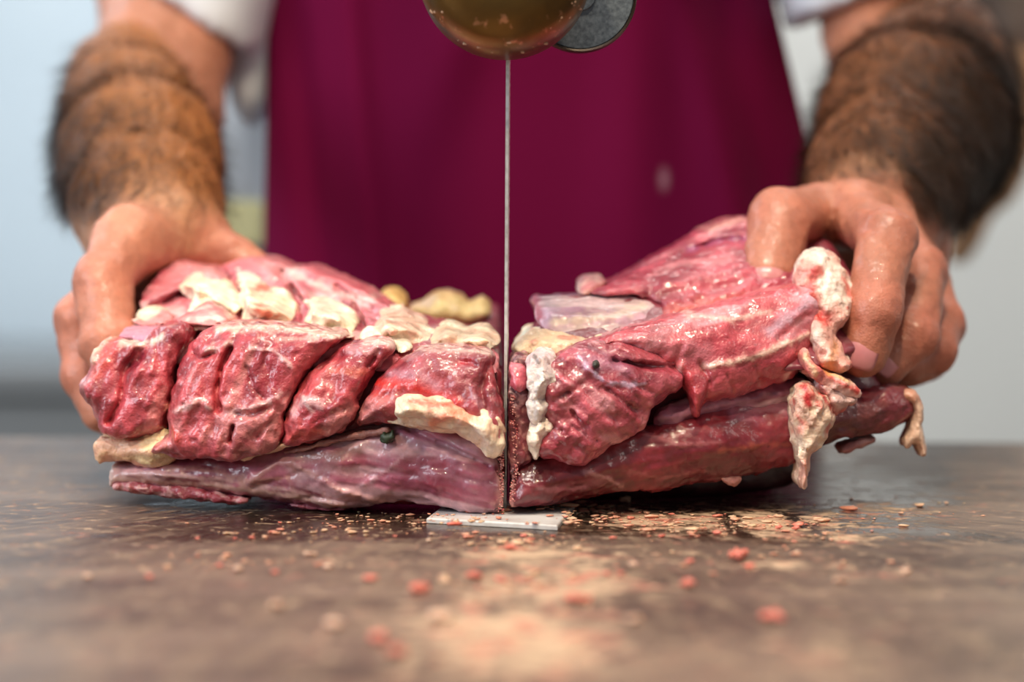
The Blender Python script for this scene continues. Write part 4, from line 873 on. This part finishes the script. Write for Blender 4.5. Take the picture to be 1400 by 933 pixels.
lump('sack', lambda P: smin(rcone(P, a1, a2, .030, .022), rcone(P, a2, a3, .020, .010), .01) - .003*fbm(P, 40, 2, 3), (a3[0]-.03, .77, a3[2]-.03), (a1[0]+.05, .87, a1[2]+.05), .004, simple('tan_sack', (196, 150, 112), .8), st2)
d1 = V3(W(1385, 20, .84))
lump('dark_bundle', lambda P: ell(P, d1, (.045, .025, .045)) - .003*fbm(P, 40, 2, 3), d1-.06, d1+.06, .005, simple('grey_brown_cloth', (134, 116, 106), .8), st2)

# ------------------------------------------------------------------ crumbs on the table
def crumb_mesh(seed, s):
    r = np.random.default_rng(seed); off = r.uniform(0, 9, 3).astype(np.float32)
    f = lambda P: ell(P, (0, 0, .25), (1, .8, .45)) - .35*vn(P+off, 1.6, 3) - .15*vn(P+off, 4, 5)
    return nets(f, (-1.6, -1.6, -.7), (1.6, 1.6, 1.4), .22, 1)
CM = [crumb_mesh(i, 1) for i in range(5)]
CR = {}
ORD = 'first second third fourth fifth sixth seventh eighth ninth tenth eleventh twelfth thirteenth fourteenth fifteenth sixteenth seventeenth eighteenth nineteenth twentieth twenty-first twenty-second twenty-third twenty-fourth twenty-fifth twenty-sixth twenty-seventh twenty-eighth'.split()
def crumb(px, py, wpx, colr, nm, lab, grp):
    p = T(px, py); s = wpx/2/3060*(p.y+.9); v, F = CM[(px+py) % 5]; a = (px*7) % 6.28; ca, sa = math.cos(a), math.sin(a)
    v = v@np.array([[ca, sa, 0], [-sa, ca, 0], [0, 0, 1]]).astype(np.float32)*s; v = v+np.array([p.x, p.y, 0]); v[:, 2] += .0002-v[:, 2].min()
    o = mesh_np(nm, v, F, lin(colr)*np.ones((len(v), 1)), M_CRUMB); o.location = (0, 0, 0)
    tag(o, lab, 'crumb', grp); CR.setdefault(nm, []).append((px, py, wpx, o))
PINK = (208, 116, 100); PALE = (210, 172, 150)
PL = 'small pink meat crumb lying on the brown steel table'; PG = 'pink meat crumbs on the table'
WL = 'small pale fat crumb lying on the brown steel table'; WG = 'pale fat crumbs on the table'
for q in ((345, 738, 8), (269, 739, 7), (300, 776, 10), (376, 786, 10), (204, 792, 12), (698, 752, 16), (650, 793, 20), (684, 797, 14), (1010, 766, 30), (942, 771, 11), (572, 812, 26), (756, 735, 6),
          (940, 804, 22), (848, 787, 12), (790, 826, 28), (506, 796, 16), (838, 738, 8), (905, 736, 10), (1088, 726, 12), (1064, 724, 9), (980, 732, 10), (540, 735, 6), (716, 736, 9), (830, 788, 10), (1055, 850, 34), (517, 880, 26), (545, 898, 24)):
    crumb(q[0], q[1], q[2], PINK, 'meat_crumb', PL, PG)
for q in ((318, 732, 6), (120, 792, 12), (424, 762, 14), (856, 688, 16), (590, 733, 7), (587, 742, 8), (448, 779, 12), (325, 782, 14), (457, 860, 22), (868, 852, 22), (1238, 786, 14), (1090, 757, 6), (1294, 690, 6), (1240, 776, 6), (1148, 798, 14), (866, 776, 12), (380, 833, 18), (600, 850, 34)):
    crumb(q[0], q[1], q[2], PALE, 'fat_crumb', WL, WG)
for nm, ls in CR.items():
    for k, (px, py, w, o) in enumerate(sorted(ls, key=lambda q: q[0])):
        kind = 'pink meat' if nm == 'meat_crumb' else 'pale fat'; where = 'close to the meat' if py < 745 else 'farther forward on the table' if py < 815 else 'in the blurred foreground'
        o['label'] = '%s %s crumb %s, %s from left' % ('tiny' if w < 12 else 'small', kind, where, ORD[k])
def sawdust():
    lo = (-1.0, -1.0, -.6); v0, F0 = nets(lambda P: ell(P, (0, 0, .2), (1, .8, .5)) - .3*vn(P, 1.9, 3), (-1.5, -1.5, -.7), (1.5, 1.5, 1.3), .45, 0)
    VV = []; FF = []; CC = []; o = 0; r = RNG
    spots = [(700, 742, 90, 12, 160), (690, 800, 120, 30, 150), (760, 700, 60, 8, 60), (880, 712, 70, 14, 320), (960, 722, 70, 14, 300), (1050, 716, 90, 14, 320), (1130, 730, 70, 12, 120), (560, 715, 180, 14, 170),
             (820, 700, 30, 10, 130), (420, 730, 140, 14, 110), (1000, 770, 200, 26, 120), (1220, 700, 120, 16, 80), (340, 770, 160, 14, 70), (700, 880, 160, 40, 80), (686, 706, 12, 5, 60), (780, 716, 12, 8, 80), (640, 720, 60, 6, 50)]
    for cx, cy, sx, sy, n in spots:
        for _ in range(int(n*(.8 if cx < 830 else .45))):
            px, py = cx+r.normal()*sx*.5, cy+r.normal()*sy*.5
            if py < 640: continue
            p = T(px, py); s = abs(r.normal())**1.5*.0005+.00014; a = r.uniform(0, 6.28); ca, sa = math.cos(a), math.sin(a)
            v = v0@np.array([[ca*1.5, sa*1.5, 0], [-sa, ca, 0], [0, 0, .6]]).astype(np.float32)*s; v = v+np.array([p.x, p.y, .0001+.2*s])
            ins = (583 < px < 786 and 697 < py < 728); v[:, 2] += .0022 if ins else 0
            VV.append(v); FF.append(F0+o); o += len(v); t = r.uniform()**.5; cc = lin((214, 104, 90))*(1-t)+lin((214, 180, 148))*t; CC.append(cc*np.ones((len(v), 1)))
    ob = mesh_np('meat_sawdust', np.concatenate(VV), np.concatenate(FF), np.concatenate(CC), M_CRUMB)
    tag(ob, 'fine pink and cream meat sawdust scattered over the steel table', 'sawdust', None, 'stuff')
sawdust()
def kerf_dust():                        # sawdust stuck along both lips of the saw cut
    v0, F0 = nets(lambda P: ell(P, (0, 0, 0), (1, .8, .7)) - .3*vn(P, 1.9, 3), (-1.5, -1.5, -1.3), (1.5, 1.5, 1.3), .5, 0)
    for par, pts, n in ((meatL, [(684, 590), (686, 640), (684, 700)], 230), (meatR, [(700, 540), (704, 600), (706, 645), (699, 686)], 230)):
        VV = []; FF = []; CC = []; o = 0; r = RNG; pl = LP if par is meatL else RP; cv = plane_solver(pl)
        for _ in range(n):
            t = r.uniform()*(len(pts)-1); i = int(t); f = t-i; px = pts[i][0]*(1-f)+pts[min(i+1, len(pts)-1)][0]*f + r.normal()*2.2; py = pts[i][1]*(1-f)+pts[min(i+1, len(pts)-1)][1]*f
            px = min(px, 688) if par is meatL else max(px, 698)
            x, z = cv(px, py, .008); y = float(pl(np.float32(x), np.float32(z)))-.0055+r.uniform(-.0025, .003); s = r.uniform(.00018, .0005)
            v = v0*s+np.array([x, y, max(z, .0035)]); VV.append(v); FF.append(F0+o); o += len(v); k = r.uniform(); CC.append((lin((190, 84, 88))*(1-k)+lin((224, 170, 160))*k)*np.ones((len(v), 1)))
        ob = mesh_np('kerf_dust', np.concatenate(VV), np.concatenate(FF), np.concatenate(CC), M_CRUMB, par); ob['kind'] = 'stuff'
kerf_dust()
